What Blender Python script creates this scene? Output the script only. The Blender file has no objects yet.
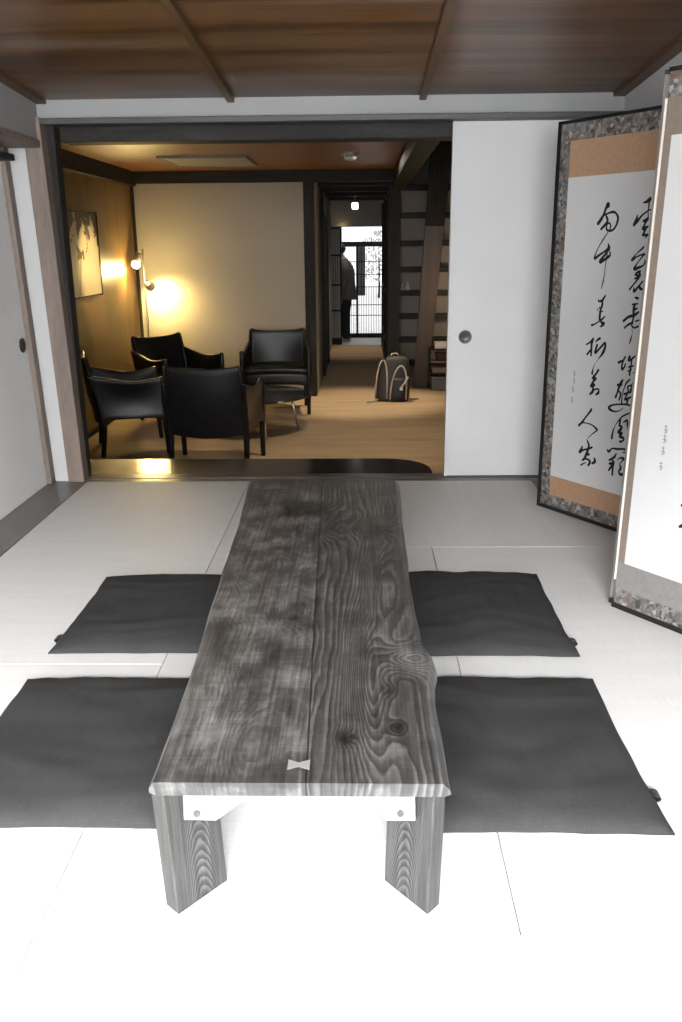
import bpy, bmesh, math, random
from mathutils import Vector, Matrix, noise
random.seed(4)
C = bpy.context.scene.collection
SC = bpy.context.scene
PI = math.pi

# ------------------------------------------------------------------ node helpers
def new_mat(name):
    m = bpy.data.materials.new(name); m.use_nodes = True
    nt = m.node_tree; nt.nodes.clear()
    out = nt.nodes.new('ShaderNodeOutputMaterial')
    b = nt.nodes.new('ShaderNodeBsdfPrincipled')
    nt.links.new(b.outputs[0], out.inputs[0])
    return m, nt, b

def setin(nt, sock, v):
    if hasattr(v, 'is_output') or isinstance(v, bpy.types.NodeSocket):
        nt.links.new(v, sock)
    else:
        sock.default_value = v

def M(nt, op, a, b=0.0, c=0.0):
    n = nt.nodes.new('ShaderNodeMath'); n.operation = op
    for i, v in enumerate((a, b, c)):
        if i < len(n.inputs): setin(nt, n.inputs[i], v)
    return n.outputs[0]

def coords(nt, scale=(1, 1, 1), kind='Object', rot=(0, 0, 0)):
    t = nt.nodes.new('ShaderNodeTexCoord'); mp = nt.nodes.new('ShaderNodeMapping')
    mp.inputs['Scale'].default_value = scale
    mp.inputs['Rotation'].default_value = rot
    nt.links.new(t.outputs[kind], mp.inputs['Vector'])
    return mp.outputs[0]

def noise_n(nt, vec, scale=5.0, detail=4.0, rough=.55, dist=0.0):
    n = nt.nodes.new('ShaderNodeTexNoise')
    n.inputs['Scale'].default_value = scale; n.inputs['Detail'].default_value = detail
    n.inputs['Roughness'].default_value = rough; n.inputs['Distortion'].default_value = dist
    nt.links.new(vec, n.inputs['Vector'])
    return n.outputs['Fac']

def ramp(nt, fac, stops):
    r = nt.nodes.new('ShaderNodeValToRGB'); e = r.color_ramp.elements
    while len(e) < len(stops): e.new(.5)
    for i, (p, c) in enumerate(stops):
        e[i].position = p; e[i].color = (c[0], c[1], c[2], 1)
    nt.links.new(fac, r.inputs['Fac'])
    return r.outputs['Color']

def mix(nt, fac, a, b, mode='MIX'):
    n = nt.nodes.new('ShaderNodeMix'); n.data_type = 'RGBA'; n.blend_type = mode
    setin(nt, n.inputs[0], fac)
    setin(nt, n.inputs[6], a if not isinstance(a, tuple) else (*a[:3], 1))
    setin(nt, n.inputs[7], b if not isinstance(b, tuple) else (*b[:3], 1))
    return n.outputs[2]

def bump(nt, b, h, strength=.2, dist=.01):
    n = nt.nodes.new('ShaderNodeBump'); n.inputs['Strength'].default_value = strength
    n.inputs['Distance'].default_value = dist
    nt.links.new(h, n.inputs['Height']); nt.links.new(n.outputs[0], b.inputs['Normal'])

def plain(name, col, rough=.6, spec=.5, metal=0.0, var=.12, scale=8.0, sc=(1, 1, 1)):
    m, nt, b = new_mat(name)
    f = noise_n(nt, coords(nt, sc), scale, 4)
    lo = tuple(max(0, c * (1 - var)) for c in col); hi = tuple(c * (1 + var) for c in col)
    nt.links.new(ramp(nt, f, [(.3, lo), (.7, hi)]), b.inputs['Base Color'])
    b.inputs['Roughness'].default_value = rough; b.inputs['Metallic'].default_value = metal
    b.inputs['Specular IOR Level'].default_value = spec
    return m

def emit(name, col, strength):
    m, nt, b = new_mat(name)
    b.inputs['Base Color'].default_value = (*col, 1)
    b.inputs['Emission Color'].default_value = (*col, 1); b.inputs['Emission Strength'].default_value = strength
    return m

def wood(name, stops, sc=(1, 12, 12), scale=2.0, rough=.5, spec=.4, fine=.35, bumpy=.1, dist=.6):
    m, nt, b = new_mat(name)
    v = coords(nt, sc)
    f = noise_n(nt, v, scale, 6, .6, dist)
    f2 = noise_n(nt, v, scale * 9, 3, .6, .2)
    f = M(nt, 'ADD', M(nt, 'MULTIPLY', f, 1 - fine), M(nt, 'MULTIPLY', f2, fine))
    nt.links.new(ramp(nt, f, stops), b.inputs['Base Color'])
    b.inputs['Roughness'].default_value = rough; b.inputs['Specular IOR Level'].default_value = spec
    bump(nt, b, f, bumpy, .004)
    return m

# ------------------------------------------------------------------ mesh builder
class MB:
    def __init__(s): s.v = []; s.f = []
    def add(s, vs, fs):
        o = len(s.v); s.v += [tuple(p) for p in vs]; s.f += [tuple(i + o for i in f) for f in fs]; return s
    def hexa(s, p):  # bottom loop 0-3, top loop 4-7
        return s.add(p, [(3, 2, 1, 0), (4, 5, 6, 7), (0, 1, 5, 4), (1, 2, 6, 5), (2, 3, 7, 6), (3, 0, 4, 7)])
    def box(s, x0, x1, y0, y1, z0, z1):
        return s.hexa([(x0, y0, z0), (x1, y0, z0), (x1, y1, z0), (x0, y1, z0), (x0, y0, z1), (x1, y0, z1), (x1, y1, z1), (x0, y1, z1)])
    def prism(s, poly, fn, d0, d1):
        n = len(poly)
        vs = [fn(p[0], p[1], d0) for p in poly] + [fn(p[0], p[1], d1) for p in poly]
        fs = [tuple(range(n - 1, -1, -1)), tuple(range(n, 2 * n))] + [(i, (i + 1) % n, n + (i + 1) % n, n + i) for i in range(n)]
        return s.add(vs, fs)
    def loft(s, loops, cap=True):
        n = len(loops[0]); vs = [p for l in loops for p in l]; fs = []
        for k in range(len(loops) - 1):
            for i in range(n):
                j = (i + 1) % n
                fs.append((k * n + i, k * n + j, (k + 1) * n + j, (k + 1) * n + i))
        if cap:
            fs.append(tuple(range(n - 1, -1, -1))); m = (len(loops) - 1) * n; fs.append(tuple(range(m, m + n)))
        return s.add(vs, fs)
    def tube(s, pts, r, n=8, square=False):
        pts = [Vector(p) for p in pts]
        if not isinstance(r, (list, tuple)): r = [r] * len(pts)
        loops = []; up = None
        for i, p in enumerate(pts):
            a = pts[max(0, i - 1)]; b = pts[min(len(pts) - 1, i + 1)]
            t = (b - a).normalized()
            if up is None:
                up = Vector((0, 0, 1)) if abs(t.z) < .9 else Vector((0, 1, 0))
            sd = t.cross(up).normalized(); up2 = sd.cross(t).normalized(); up = up2
            lp = []
            for k in range(n):
                an = 2 * PI * (k + .5) / n
                c, q = math.cos(an), math.sin(an)
                if square: m_ = max(abs(c), abs(q)); c, q = c / m_, q / m_
                lp.append(p + sd * (c * r[i]) + up2 * (q * r[i]))
            loops.append(lp)
        return s.loft(loops)
    def sheet(s, fn, nu, nv, th):
        P = [[Vector(fn(i / nu, j / nv)) for j in range(nv + 1)] for i in range(nu + 1)]
        vs = []; W = nv + 1
        N = []
        for i in range(nu + 1):
            for j in range(nv + 1):
                du = P[min(nu, i + 1)][j] - P[max(0, i - 1)][j]; dv = P[i][min(nv, j + 1)] - P[i][max(0, j - 1)]
                n = du.cross(dv); n = n.normalized() if n.length > 1e-9 else Vector((0, 0, 1)); N.append(n)
        flat = [p for row in P for p in row]
        top = [p + n * th / 2 for p, n in zip(flat, N)]; bot = [p - n * th / 2 for p, n in zip(flat, N)]
        K = len(flat); fs = []
        for i in range(nu):
            for j in range(nv):
                a, b, c, d = i * W + j, (i + 1) * W + j, (i + 1) * W + j + 1, i * W + j + 1
                fs.append((a, b, c, d)); fs.append((K + d, K + c, K + b, K + a))
        rim = [i * W for i in range(nu + 1)] + [nu * W + j for j in range(1, nv + 1)] + [i * W + nv for i in range(nu - 1, -1, -1)] + [j for j in range(nv - 1, 0, -1)]
        for q in range(len(rim)):
            a, b = rim[q], rim[(q + 1) % len(rim)]
            fs.append((b, a, K + a, K + b))
        return s.add(top + bot, fs)
    def ell(s, c, r, nu=16, nv=10, e=1.0):
        vs = []; fs = []
        sg = lambda x: math.copysign(abs(x) ** e, x)
        vs.append((c[0], c[1], c[2] + r[2]))
        for j in range(1, nv):
            th = PI * j / nv
            for i in range(nu):
                ph = 2 * PI * i / nu
                vs.append((c[0] + r[0] * sg(math.sin(th)) * sg(math.cos(ph)), c[1] + r[1] * sg(math.sin(th)) * sg(math.sin(ph)), c[2] + r[2] * sg(math.cos(th))))
        vs.append((c[0], c[1], c[2] - r[2])); L = len(vs) - 1
        for i in range(nu):
            fs.append((0, 1 + i, 1 + (i + 1) % nu))
            fs.append((L, 1 + (nv - 2) * nu + (i + 1) % nu, 1 + (nv - 2) * nu + i))
        for j in range(nv - 2):
            for i in range(nu):
                a = 1 + j * nu + i; b = 1 + j * nu + (i + 1) % nu
                fs.append((a, a + nu, b + nu, b))
        return s.add(vs, fs)
    def lathe(s, prof, c, n=20, axis='Z'):
        loops = []
        for r, h in prof:
            lp = []
            for i in range(n):
                a = 2 * PI * i / n; x, y = r * math.cos(a), r * math.sin(a)
                lp.append({'Z': (c[0] + x, c[1] + y, c[2] + h), 'Y': (c[0] + x, c[1] + h, c[2] + y), 'X': (c[0] + h, c[1] + x, c[2] + y)}[axis])
            loops.append(lp)
        return s.loft(loops)
    def build(s, name, mat, parent=None, smooth=False, bevel=0.0, sub=0, local=False, props=None):
        me = bpy.data.meshes.new(name)
        off = Vector((0, 0, 0))
        if parent is not None and not local:
            q = parent
            while q is not None: off += q.location; q = q.parent
        me.from_pydata([Vector(p) - off for p in s.v], [], s.f)
        bm = bmesh.new(); bm.from_mesh(me); bmesh.ops.recalc_face_normals(bm, faces=bm.faces); bm.to_mesh(me); bm.free()
        o = bpy.data.objects.new(name, me); C.objects.link(o)
        if mat: me.materials.append(mat)
        if smooth:
            for p in me.polygons: p.use_smooth = True
        if bevel:
            b = o.modifiers.new('bevel', 'BEVEL'); b.width = bevel; b.segments = 2; b.limit_method = 'ANGLE'; b.angle_limit = .6
        if sub:
            q = o.modifiers.new('sub', 'SUBSURF'); q.levels = sub; q.render_levels = sub
        if parent is not None: o.parent = parent
        for k, v in (props or {}).items(): o[k] = v
        return o

def thing(name, label, cat, loc=(0, 0, 0), rz=0, group=None):
    o = bpy.data.objects.new(name, None); C.objects.link(o); o.empty_display_size = .1
    o.location = loc; o.rotation_euler = (0, 0, rz); tag(o, label, cat, group); return o
def tag(o, label, cat, group=None):
    o['label'] = label; o['category'] = cat
    if group: o['group'] = group
    return o
def struct(name, mb, mat, label=None, cat=None, **k):
    o = mb.build(name, mat, **k); o['kind'] = 'structure'
    if label: o['label'] = label
    if cat: o['category'] = cat
    return o
def light(kind, name, loc, energy, col=(1, 1, 1), rot=(0, 0, 0), **k):
    l = bpy.data.lights.new(name, kind); l.energy = energy; l.color = col
    for a, v in k.items(): setattr(l, a, v)
    o = bpy.data.objects.new(name, l); C.objects.link(o); o.location = loc; o.rotation_euler = rot; return o
def aim(o, target):
    o.rotation_euler = (Vector(target) - o.location).to_track_quat('-Z', 'Y').to_euler()

# ------------------------------------------------------------------ camera
cam = bpy.data.cameras.new('camera'); co = bpy.data.objects.new('camera', cam); C.objects.link(co)
H = 1.07; FPX = 882.3847
pi_, ro, ya = [math.radians(v) for v in (16.795654, .538413, 1.441832)]
fw = Vector((0, math.cos(pi_), -math.sin(pi_))); rt = Vector((1, 0, 0)); dn = Vector((0, -math.sin(pi_), -math.cos(pi_)))
rt, dn = math.cos(ro) * rt + math.sin(ro) * dn, -math.sin(ro) * rt + math.cos(ro) * dn
RZ = Matrix.Rotation(ya, 3, 'Z'); rt, dn, fw = RZ @ rt, RZ @ dn, RZ @ fw
mw = Matrix((rt, -dn, -fw)).transposed().to_4x4(); mw.translation = (0, 0, H)
co.matrix_world = mw
cam.sensor_fit = 'HORIZONTAL'; cam.sensor_width = 36; cam.lens = 36 * FPX / 682; cam.clip_end = 80; cam.clip_start = .05
SC.camera = co

# ------------------------------------------------------------------ dimensions
Y0 = 4.037                       # far edge of the tatami
D = -.37                         # lounge floor, a step below
XL, XR = -1.485, 1.105           # side walls of the tatami room
YB = -1.6                        # wall behind the camera
SL = -.0627                      # fall of the tatami room ceiling towards the lounge
def ceil_z(y): return 1.672 + SL * (y - Y0)
LX = -2.16; LY = 8.73            # lounge left and back walls
CXL, CXR = -.445, .315           # corridor walls

# ------------------------------------------------------------------ materials
def mat_plaster(name, col, rough=.85):
    m, nt, b = new_mat(name)
    v = coords(nt); f = noise_n(nt, v, 3, 3); g = noise_n(nt, v, 140, 3)
    nt.links.new(ramp(nt, f, [(.3, tuple(c * .96 for c in col)), (.7, tuple(min(1, c * 1.03) for c in col))]), b.inputs['Base Color'])
    b.inputs['Roughness'].default_value = rough; b.inputs['Specular IOR Level'].default_value = .25
    bump(nt, b, g, .08, .002); return m
m_plaster = mat_plaster('white_plaster', (.5, .505, .51))
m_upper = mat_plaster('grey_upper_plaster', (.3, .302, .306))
m_under = plain('straw_underlay', (.3, .3, .29), rough=.9)
m_paperdoor = mat_plaster('sliding_door_paper', (.56, .565, .57))
m_leftdoor = mat_plaster('left_door_paper', (.8, .805, .81))
m_lounge = mat_plaster('lounge_plaster', (.33, .3, .25))
m_hall = mat_plaster('hall_plaster', (.25, .24, .23))

def mat_tatami(name, along, tint=1.0):
    m, nt, b = new_mat(name)
    t = nt.nodes.new('ShaderNodeTexCoord'); sp = nt.nodes.new('ShaderNodeSeparateXYZ'); nt.links.new(t.outputs['Object'], sp.inputs[0])
    a, c = (sp.outputs[0], sp.outputs[1]) if along == 'X' else (sp.outputs[1], sp.outputs[0])
    # ribs every 15 mm across the length, rush strands along it
    rib = M(nt, 'SINE', M(nt, 'MULTIPLY', a, 2 * PI / .0155))
    cb = nt.nodes.new('ShaderNodeCombineXYZ'); nt.links.new(M(nt, 'MULTIPLY', a, 9), cb.inputs[0]); nt.links.new(M(nt, 'MULTIPLY', c, 260), cb.inputs[1])
    st = noise_n(nt, cb.outputs[0], 1.0, 2)
    cb2 = nt.nodes.new('ShaderNodeCombineXYZ'); nt.links.new(M(nt, 'MULTIPLY', c, 3), cb2.inputs[0]); nt.links.new(M(nt, 'MULTIPLY', a, 26), cb2.inputs[1])
    st2 = noise_n(nt, cb2.outputs[0], 1.0, 3)
    f = M(nt, 'ADD', M(nt, 'MULTIPLY', st, .55), M(nt, 'MULTIPLY', st2, .45))
    k = tint
    col = ramp(nt, f, [(.3, (.52 * k, .52 * k, .516 * k)), (.7, (.6 * k, .6 * k, .598 * k))])
    col = mix(nt, M(nt, 'MULTIPLY', M(nt, 'ADD', rib, 1.0), .03), col, (.3, .3, .3))
    nt.links.new(col, b.inputs['Base Color'])
    b.inputs['Roughness'].default_value = .5; b.inputs['Specular IOR Level'].default_value = .35
    bump(nt, b, M(nt, 'ADD', M(nt, 'MULTIPLY', rib, .25), st), .08, .0015)
    return m
m_tat_x = mat_tatami('tatami_crosswise', 'X', .97); m_tat_y = mat_tatami('tatami_lengthwise', 'Y')

m_ceil = wood('ceiling_boards', [(.36, (.026, .010, .003)), (.44, (.06, .023, .007)), (.51, (.105, .043, .013)), (.57, (.105, .06, .034)), (.66, (.14, .11, .087))],
              sc=(.35, 5, 5), scale=1.5, rough=.35, fine=.22, bumpy=.03, dist=.35)
m_batten = wood('ceiling_batten_wood', [(.3, (.05, .025, .01)), (.7, (.11, .055, .022))], sc=(8, .6, 8), scale=3, rough=.45)
m_post = wood('weathered_post_wood', [(.25, (.07, .055, .047)), (.45, (.15, .122, .104)), (.6, (.21, .158, .128)), (.8, (.25, .212, .185))], sc=(9, 9, .7), scale=2.6, rough=.6, fine=.4)
m_strip = wood('floor_board_wood', [(.25, (.075, .068, .064)), (.5, (.14, .126, .118)), (.75, (.19, .165, .15))], sc=(14, .8, 8), scale=2.4, rough=.35)
m_sill = wood('door_sill_wood', [(.25, (.05, .043, .04)), (.5, (.1, .085, .075)), (.75, (.14, .12, .105))], sc=(.8, 16, 8), scale=2.4, rough=.28)
m_dark = wood('smoked_beam_wood', [(.25, (.013, .012, .0112)), (.5, (.026, .0245, .023)), (.75, (.048, .0455, .0435))], sc=(.9, 9, 9), scale=2.4, rough=.6, spec=.08)
m_darkv = wood('smoked_post_wood', [(.25, (.013, .012, .0112)), (.5, (.025, .0228, .0212)), (.75, (.044, .04, .037))], sc=(9, 9, .8), scale=2.4, rough=.6, spec=.08)
m_lintel = wood('grey_lintel_wood', [(.25, (.03, .03, .03)), (.5, (.05, .05, .05)), (.75, (.08, .079, .078))], sc=(.8, 12, 12), scale=2.4, rough=.5)
m_wallwood = wood('lounge_panel_wood', [(.25, (.085, .046, .013)), (.5, (.165, .094, .027)), (.75, (.23, .138, .043))], sc=(4, 4, .5), scale=1.8, rough=.35, fine=.25, bumpy=.03)
m_lceil = wood('lounge_ceiling_wood', [(.25, (.13, .053, .014)), (.5, (.215, .094, .027)), (.75, (.28, .135, .045))], sc=(.6, 4, 4), scale=1.6, rough=.4, fine=.2, bumpy=.02)
m_string = wood('stair_board_wood', [(.25, (.028, .016, .009)), (.5, (.05, .029, .015)), (.75, (.08, .047, .026))], sc=(7, 7, .7), scale=2, rough=.4, fine=.25)

def mat_carpet():
    m, nt, b = new_mat('tan_carpet')
    v = coords(nt, (1, 6, 1)); f = noise_n(nt, v, 1.6, 4); g = noise_n(nt, coords(nt), 160, 3)
    f = M(nt, 'ADD', M(nt, 'MULTIPLY', f, .6), M(nt, 'MULTIPLY', g, .4))
    nt.links.new(ramp(nt, f, [(.3, (.33, .25, .165)), (.7, (.48, .37, .255))]), b.inputs['Base Color'])
    b.inputs['Roughness'].default_value = .95; b.inputs['Specular IOR Level'].default_value = .1
    bump(nt, b, g, .3, .004); return m
m_carpet = mat_carpet()
m_lacquer = plain('black_lacquer', (.012, .0115, .011), rough=.17, spec=.6, var=.2, scale=3)
m_stone = plain('entry_stone', (.8, .8, .79), rough=.6, var=.1, scale=6)
m_leather = plain('black_leather', (.0065, .0062, .0062), rough=.36, spec=.24, var=.25, scale=14)
m_blackiron = plain('black_iron', (.015, .015, .015), rough=.45, spec=.5)
m_blackframe = plain('black_lacquer_frame', (.006, .006, .006), rough=.35, spec=.5)
m_silver = plain('brushed_metal', (.62, .6, .56), rough=.28, metal=.9, var=.08)
m_pullgrey = plain('dark_pull_metal', (.13, .13, .13), rough=.45, spec=.4, metal=.4)
m_paper = mat_plaster('scroll_paper', (.5, .505, .51), .9)
m_ink = plain('black_ink', (.008, .008, .008), rough=.7, spec=.2)
m_paleink = plain('pale_ink', (.2, .2, .2), rough=.8, spec=.1)
m_ochre = plain('brown_silk', (.33, .205, .13), rough=.7, spec=.2, var=.08, scale=60)
m_taupe = plain('taupe_silk', (.165, .132, .108), rough=.7, spec=.2, var=.08, scale=60)
m_greige = plain('grey_silk', (.17, .165, .16), rough=.7, spec=.2, var=.08, scale=60)
m_gold = plain('pale_edge_trim', (.72, .66, .6), rough=.4, spec=.5, var=.05)

def mat_brocade():
    m, nt, b = new_mat('brocade')
    v = coords(nt)
    vo = nt.nodes.new('ShaderNodeTexVoronoi'); vo.inputs['Scale'].default_value = 80
    wv = nt.nodes.new('ShaderNodeTexNoise'); wv.inputs['Scale'].default_value = 30; nt.links.new(v, wv.inputs['Vector'])
    ad = nt.nodes.new('ShaderNodeMix'); ad.data_type = 'RGBA'; ad.blend_type = 'ADD'; ad.inputs[0].default_value = .035; nt.links.new(v, ad.inputs[6]); nt.links.new(wv.outputs['Color'], ad.inputs[7]); nt.links.new(ad.outputs[2], vo.inputs['Vector'])
    sp = nt.nodes.new('ShaderNodeSeparateColor'); nt.links.new(vo.outputs['Color'], sp.inputs[0])
    n2 = noise_n(nt, v, 45, 3)
    f = M(nt, 'ADD', M(nt, 'MULTIPLY', sp.outputs[0], .75), M(nt, 'MULTIPLY', n2, .3))
    col = ramp(nt, f, [(.12, (.025, .024, .023)), (.3, (.075, .07, .066)), (.5, (.115, .11, .106)), (.72, (.15, .146, .142)), (.95, (.3, .3, .295))])
    col = mix(nt, M(nt, 'MULTIPLY', M(nt, 'GREATER_THAN', sp.outputs[1], .86), .5), col, (.16, .09, .06))
    nt.links.new(col, b.inputs['Base Color']); b.inputs['Roughness'].default_value = .6; b.inputs['Specular IOR Level'].default_value = .3
    return m
m_brocade = mat_brocade()

def mat_cushion():
    m, nt, b = new_mat('charcoal_linen')
    v = coords(nt); w = noise_n(nt, coords(nt, (1, 12, 1)), 40, 2); w2 = noise_n(nt, coords(nt, (12, 1, 1)), 40, 2)
    f = M(nt, 'ADD', M(nt, 'MULTIPLY', w, .5), M(nt, 'MULTIPLY', w2, .5)); f = M(nt, 'ADD', M(nt, 'MULTIPLY', f, .75), M(nt, 'MULTIPLY', noise_n(nt, v, 3, 3), .25))
    nt.links.new(ramp(nt, f, [(.35, (.022, .022, .0225)), (.65, (.034, .034, .035))]), b.inputs['Base Color'])
    b.inputs['Roughness'].default_value = .95; b.inputs['Specular IOR Level'].default_value = .15
    b.inputs['Sheen Weight'].default_value = .0
    bump(nt, b, f, .25, .003); return m
m_cushion = mat_cushion()

TO = Vector((-.1, 2.05, 0))      # table base point
def mat_tabletop():
    m, nt, b = new_mat('old_table_wood')
    t = nt.nodes.new('ShaderNodeTexCoord'); sp = nt.nodes.new('ShaderNodeSeparateXYZ'); nt.links.new(t.outputs['Object'], sp.inputs[0])
    X = M(nt, 'ADD', sp.outputs[0], TO.x); Y = M(nt, 'ADD', sp.outputs[1], TO.y)
    seam = M(nt, 'SUBTRACT', X, M(nt, 'ADD', -.054, M(nt, 'MULTIPLY', Y, -.0292)))   # 0 on the joint of the two boards
    right = M(nt, 'GREATER_THAN', seam, 0)
    warp = noise_n(nt, coords(nt, (4, .45, 1)), 1.4, 3)
    warp2 = noise_n(nt, coords(nt, (9, 2.2, 1)), 2.0, 3)
    s = M(nt, 'ADD', M(nt, 'MULTIPLY', X, 62.0), M(nt, 'MULTIPLY', warp, 8.0))
    s = M(nt, 'ADD', s, M(nt, 'MULTIPLY', warp2, 2.0))
    s = M(nt, 'ADD', s, M(nt, 'MULTIPLY', right, 9.0))
    dark = 0.0; lightk = 0.0
    knots = [(.095, 1.63, .036, .04, 7, .25, .1), (.012, 1.54, .026, .2, 9, 0, 0), (-.03, 1.33, .011, .016, 3, 0, 1.5), (.06, 1.36, .011, .018, 3, 0, 1.3), (.05, 1.5, .01, .02, 2, 0, .9),
             (-.2, 1.31, .035, .09, 6, .1, .15), (-.175, 1.98, .04, .1, 7, 0, .2), (-.19, 2.66, .06, .05, 6, 0, 1.0), (.04, 2.48, .05, .05, 4, 0, .8),
             (-.235, 2.3, .05, .06, 5, 0, .35), (-.29, 2.1, .03, .05, 4, 0, .5), (-.24, 1.62, .04, .09, 5, 0, .2), (-.15, 1.85, .025, .04, 4, 0, .6), (-.1, 2.5, .03, .08, 4, 0, .2),
             (-.27, 1.85, .05, .04, 3, 0, .3), (.05, 2.0, .03, .22, 6, 0, 0), (-.22, 2.45, .06, .05, 3, 0, .5)]
    for kx, ky, ax, ay, amp, lg, dk in knots:
        dx = M(nt, 'MULTIPLY', M(nt, 'SUBTRACT', X, kx), 1 / ax); dy = M(nt, 'MULTIPLY', M(nt, 'SUBTRACT', Y, ky), 1 / ay)
        q = M(nt, 'ADD', M(nt, 'MULTIPLY', dx, dx), M(nt, 'MULTIPLY', dy, dy))
        g = M(nt, 'EXPONENT', M(nt, 'MULTIPLY', q, -.5))
        s = M(nt, 'ADD', s, M(nt, 'MULTIPLY', g, amp))
        if dk: dark = M(nt, 'ADD', dark, M(nt, 'MULTIPLY', g, dk))
        if lg: lightk = M(nt, 'ADD', lightk, M(nt, 'MULTIPLY', g, lg))
    ring = M(nt, 'FRACT', s)
    ring = M(nt, 'SUBTRACT', M(nt, 'MULTIPLY', M(nt, 'POWER', ring, 1.3), M(nt, 'SUBTRACT', 1.0, M(nt, 'POWER', ring, 9.0))), .0)
    fib = noise_n(nt, coords(nt, (150, 4, 1)), 1.0, 3)
    blot = noise_n(nt, coords(nt, (1, .75, 1)), 9, 5, .65, .4)
    amt = M(nt, 'MULTIPLY', M(nt, 'ADD', .1, M(nt, 'MULTIPLY', right, .22)), M(nt, 'ADD', .45, noise_n(nt, coords(nt, (14, 3, 1)), 1.5, 4)))
    f = M(nt, 'ADD', M(nt, 'MULTIPLY', ring, amt), M(nt, 'MULTIPLY', fib, .42))
    f = M(nt, 'ADD', f, M(nt, 'MULTIPLY', blot, M(nt, 'SUBTRACT', .8, M(nt, 'MULTIPLY', right, .32))))
    rag = noise_n(nt, coords(nt, (1, .6, 1)), 26, 4, .6, .5)
    stain = noise_n(nt, coords(nt, (1, .55, 1)), 15, 5, .6, .3)
    f = M(nt, 'ADD', f, M(nt, 'MULTIPLY', M(nt, 'SUBTRACT', stain, .5), M(nt, 'SUBTRACT', .62, M(nt, 'MULTIPLY', right, .3))))
    f = M(nt, 'SUBTRACT', f, M(nt, 'MULTIPLY', M(nt, 'MULTIPLY', dark, M(nt, 'MAXIMUM', 0.0, M(nt, 'MULTIPLY', M(nt, 'SUBTRACT', rag, .28), 2.4))), .4))
    scr_ = noise_n(nt, coords(nt, (3, 220, 1)), 1.0, 2)
    f = M(nt, 'ADD', f, M(nt, 'MULTIPLY', M(nt, 'SUBTRACT', scr_, .5), .12))
    f = M(nt, 'ADD', f, M(nt, 'MULTIPLY', lightk, .5))
    f = M(nt, 'SUBTRACT', f, M(nt, 'MULTIPLY', M(nt, 'LESS_THAN', M(nt, 'ABSOLUTE', seam), .0016), .35))
    col = ramp(nt, f, [(.12, (.004, .004, .004)), (.38, (.018, .0179, .0177)), (.58, (.05, .0496, .0489)), (.76, (.12, .119, .1165)), (.95, (.24, .238, .233))])
    nt.links.new(col, b.inputs['Base Color'])
    b.inputs['Roughness'].default_value = .42; b.inputs['Specular IOR Level'].default_value = .4
    bump(nt, b, M(nt, 'ADD', ring, fib), .1, .002)
    return m
m_table = mat_tabletop()
def mat_leg():
    m, nt, b = new_mat('table_leg_wood')
    t = nt.nodes.new('ShaderNodeTexCoord'); sp = nt.nodes.new('ShaderNodeSeparateXYZ'); nt.links.new(t.outputs['UV'], sp.inputs[0])
    U, V = sp.outputs[0], sp.outputs[1]            # metres across and up the board
    w = noise_n(nt, t.outputs['UV'], 9, 3)
    x = M(nt, 'ABSOLUTE', U)
    s = M(nt, 'ADD', M(nt, 'MULTIPLY', M(nt, 'POWER', x, 2.0), 4200.0), M(nt, 'MULTIPLY', V, 52.0)); s = M(nt, 'ADD', s, M(nt, 'MULTIPLY', w, 4))
    ring = M(nt, 'FRACT', s); ring = M(nt, 'MULTIPLY', M(nt, 'POWER', ring, 1.3), M(nt, 'SUBTRACT', 1.0, M(nt, 'POWER', ring, 8.0)))
    f = M(nt, 'ADD', M(nt, 'MULTIPLY', ring, .5), M(nt, 'MULTIPLY', noise_n(nt, coords(nt, (60, 60, 3)), 2, 3), .5))
    nt.links.new(ramp(nt, f, [(.22, (.01, .0099, .0097)), (.45, (.036, .0357, .035)), (.75, (.105, .104, .102))]), b.inputs['Base Color'])
    b.inputs['Roughness'].default_value = .5; b.inputs['Specular IOR Level'].default_value = .35; bump(nt, b, ring, .08, .002)
    return m
m_leg = mat_leg()
m_apron = wood('pale_table_wood', [(.25, (.11, .109, .107)), (.5, (.165, .164, .162)), (.75, (.22, .218, .215))], sc=(.8, 12, 12), scale=3, rough=.5)
m_key = plain('inlay_wood', (.2, .198, .192), rough=.45)

# ------------------------------------------------------------------ tatami room shell
struct('floor', MB().box(XL - .15, XR + .15, YB - .2, Y0 + .02, -.2, -.012), m_under)
g = .0009
mats = [(-1.31, -.535, 2.13, Y0, 'Y', 'pale tatami mat in the far corner at the foot of the wooden post'),
        (-1.31, -.535, .225, 2.13, 'Y', 'pale tatami mat under the near cushion on the wooden post side'),
        (-.535, XR, 3.083, Y0, 'X', 'crosswise tatami mat between the white sliding door and the far cushions'),
        (-.535, .255, 1.174, 3.083, 'Y', 'pale tatami mat lying lengthwise under the low wooden table'),
        (.255, XR, 1.174, 3.083, 'Y', 'pale tatami mat under the two cushions beside the folding screen'),
        (-.535, XR, .225, 1.174, 'X', 'brightly lit tatami mat lying crosswise in front of the near end of the table')]
for x0, x1, y0, y1, ax, lab in mats:
    o = MB().box(x0 + g, x1 - g, y0 + g, y1 - g, -.0118, 0).build('tatami_mat', m_tat_x if ax == 'X' else m_tat_y, bevel=.0015)
    tag(o, lab, 'tatami mat', 'tatami mats on the floor')
struct('floor.001', MB().box(-.54, XR, YB, .222, -.0118, 0).box(-1.31, -.54, YB, .222, -.0118, 0), m_tat_x)
struct('trim_1', MB().box(XL, -1.313, YB, Y0, -.0118, .0), m_strip, bevel=.002)                      # board along the left wall
struct('trim_2', MB().box(.792, XR, 3.66, Y0 - .002, .0005, .014), m_strip, bevel=.002)
sill = MB().box(-1.325, XR, Y0 + .002, 4.085, -.06, .0).box(-1.325, XR, 4.085, 4.10, -.06, -.006).box(-1.325, XR, 4.10, 4.175, -.06, .001)
struct('trim_3', sill, m_sill, bevel=.0015)
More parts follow.
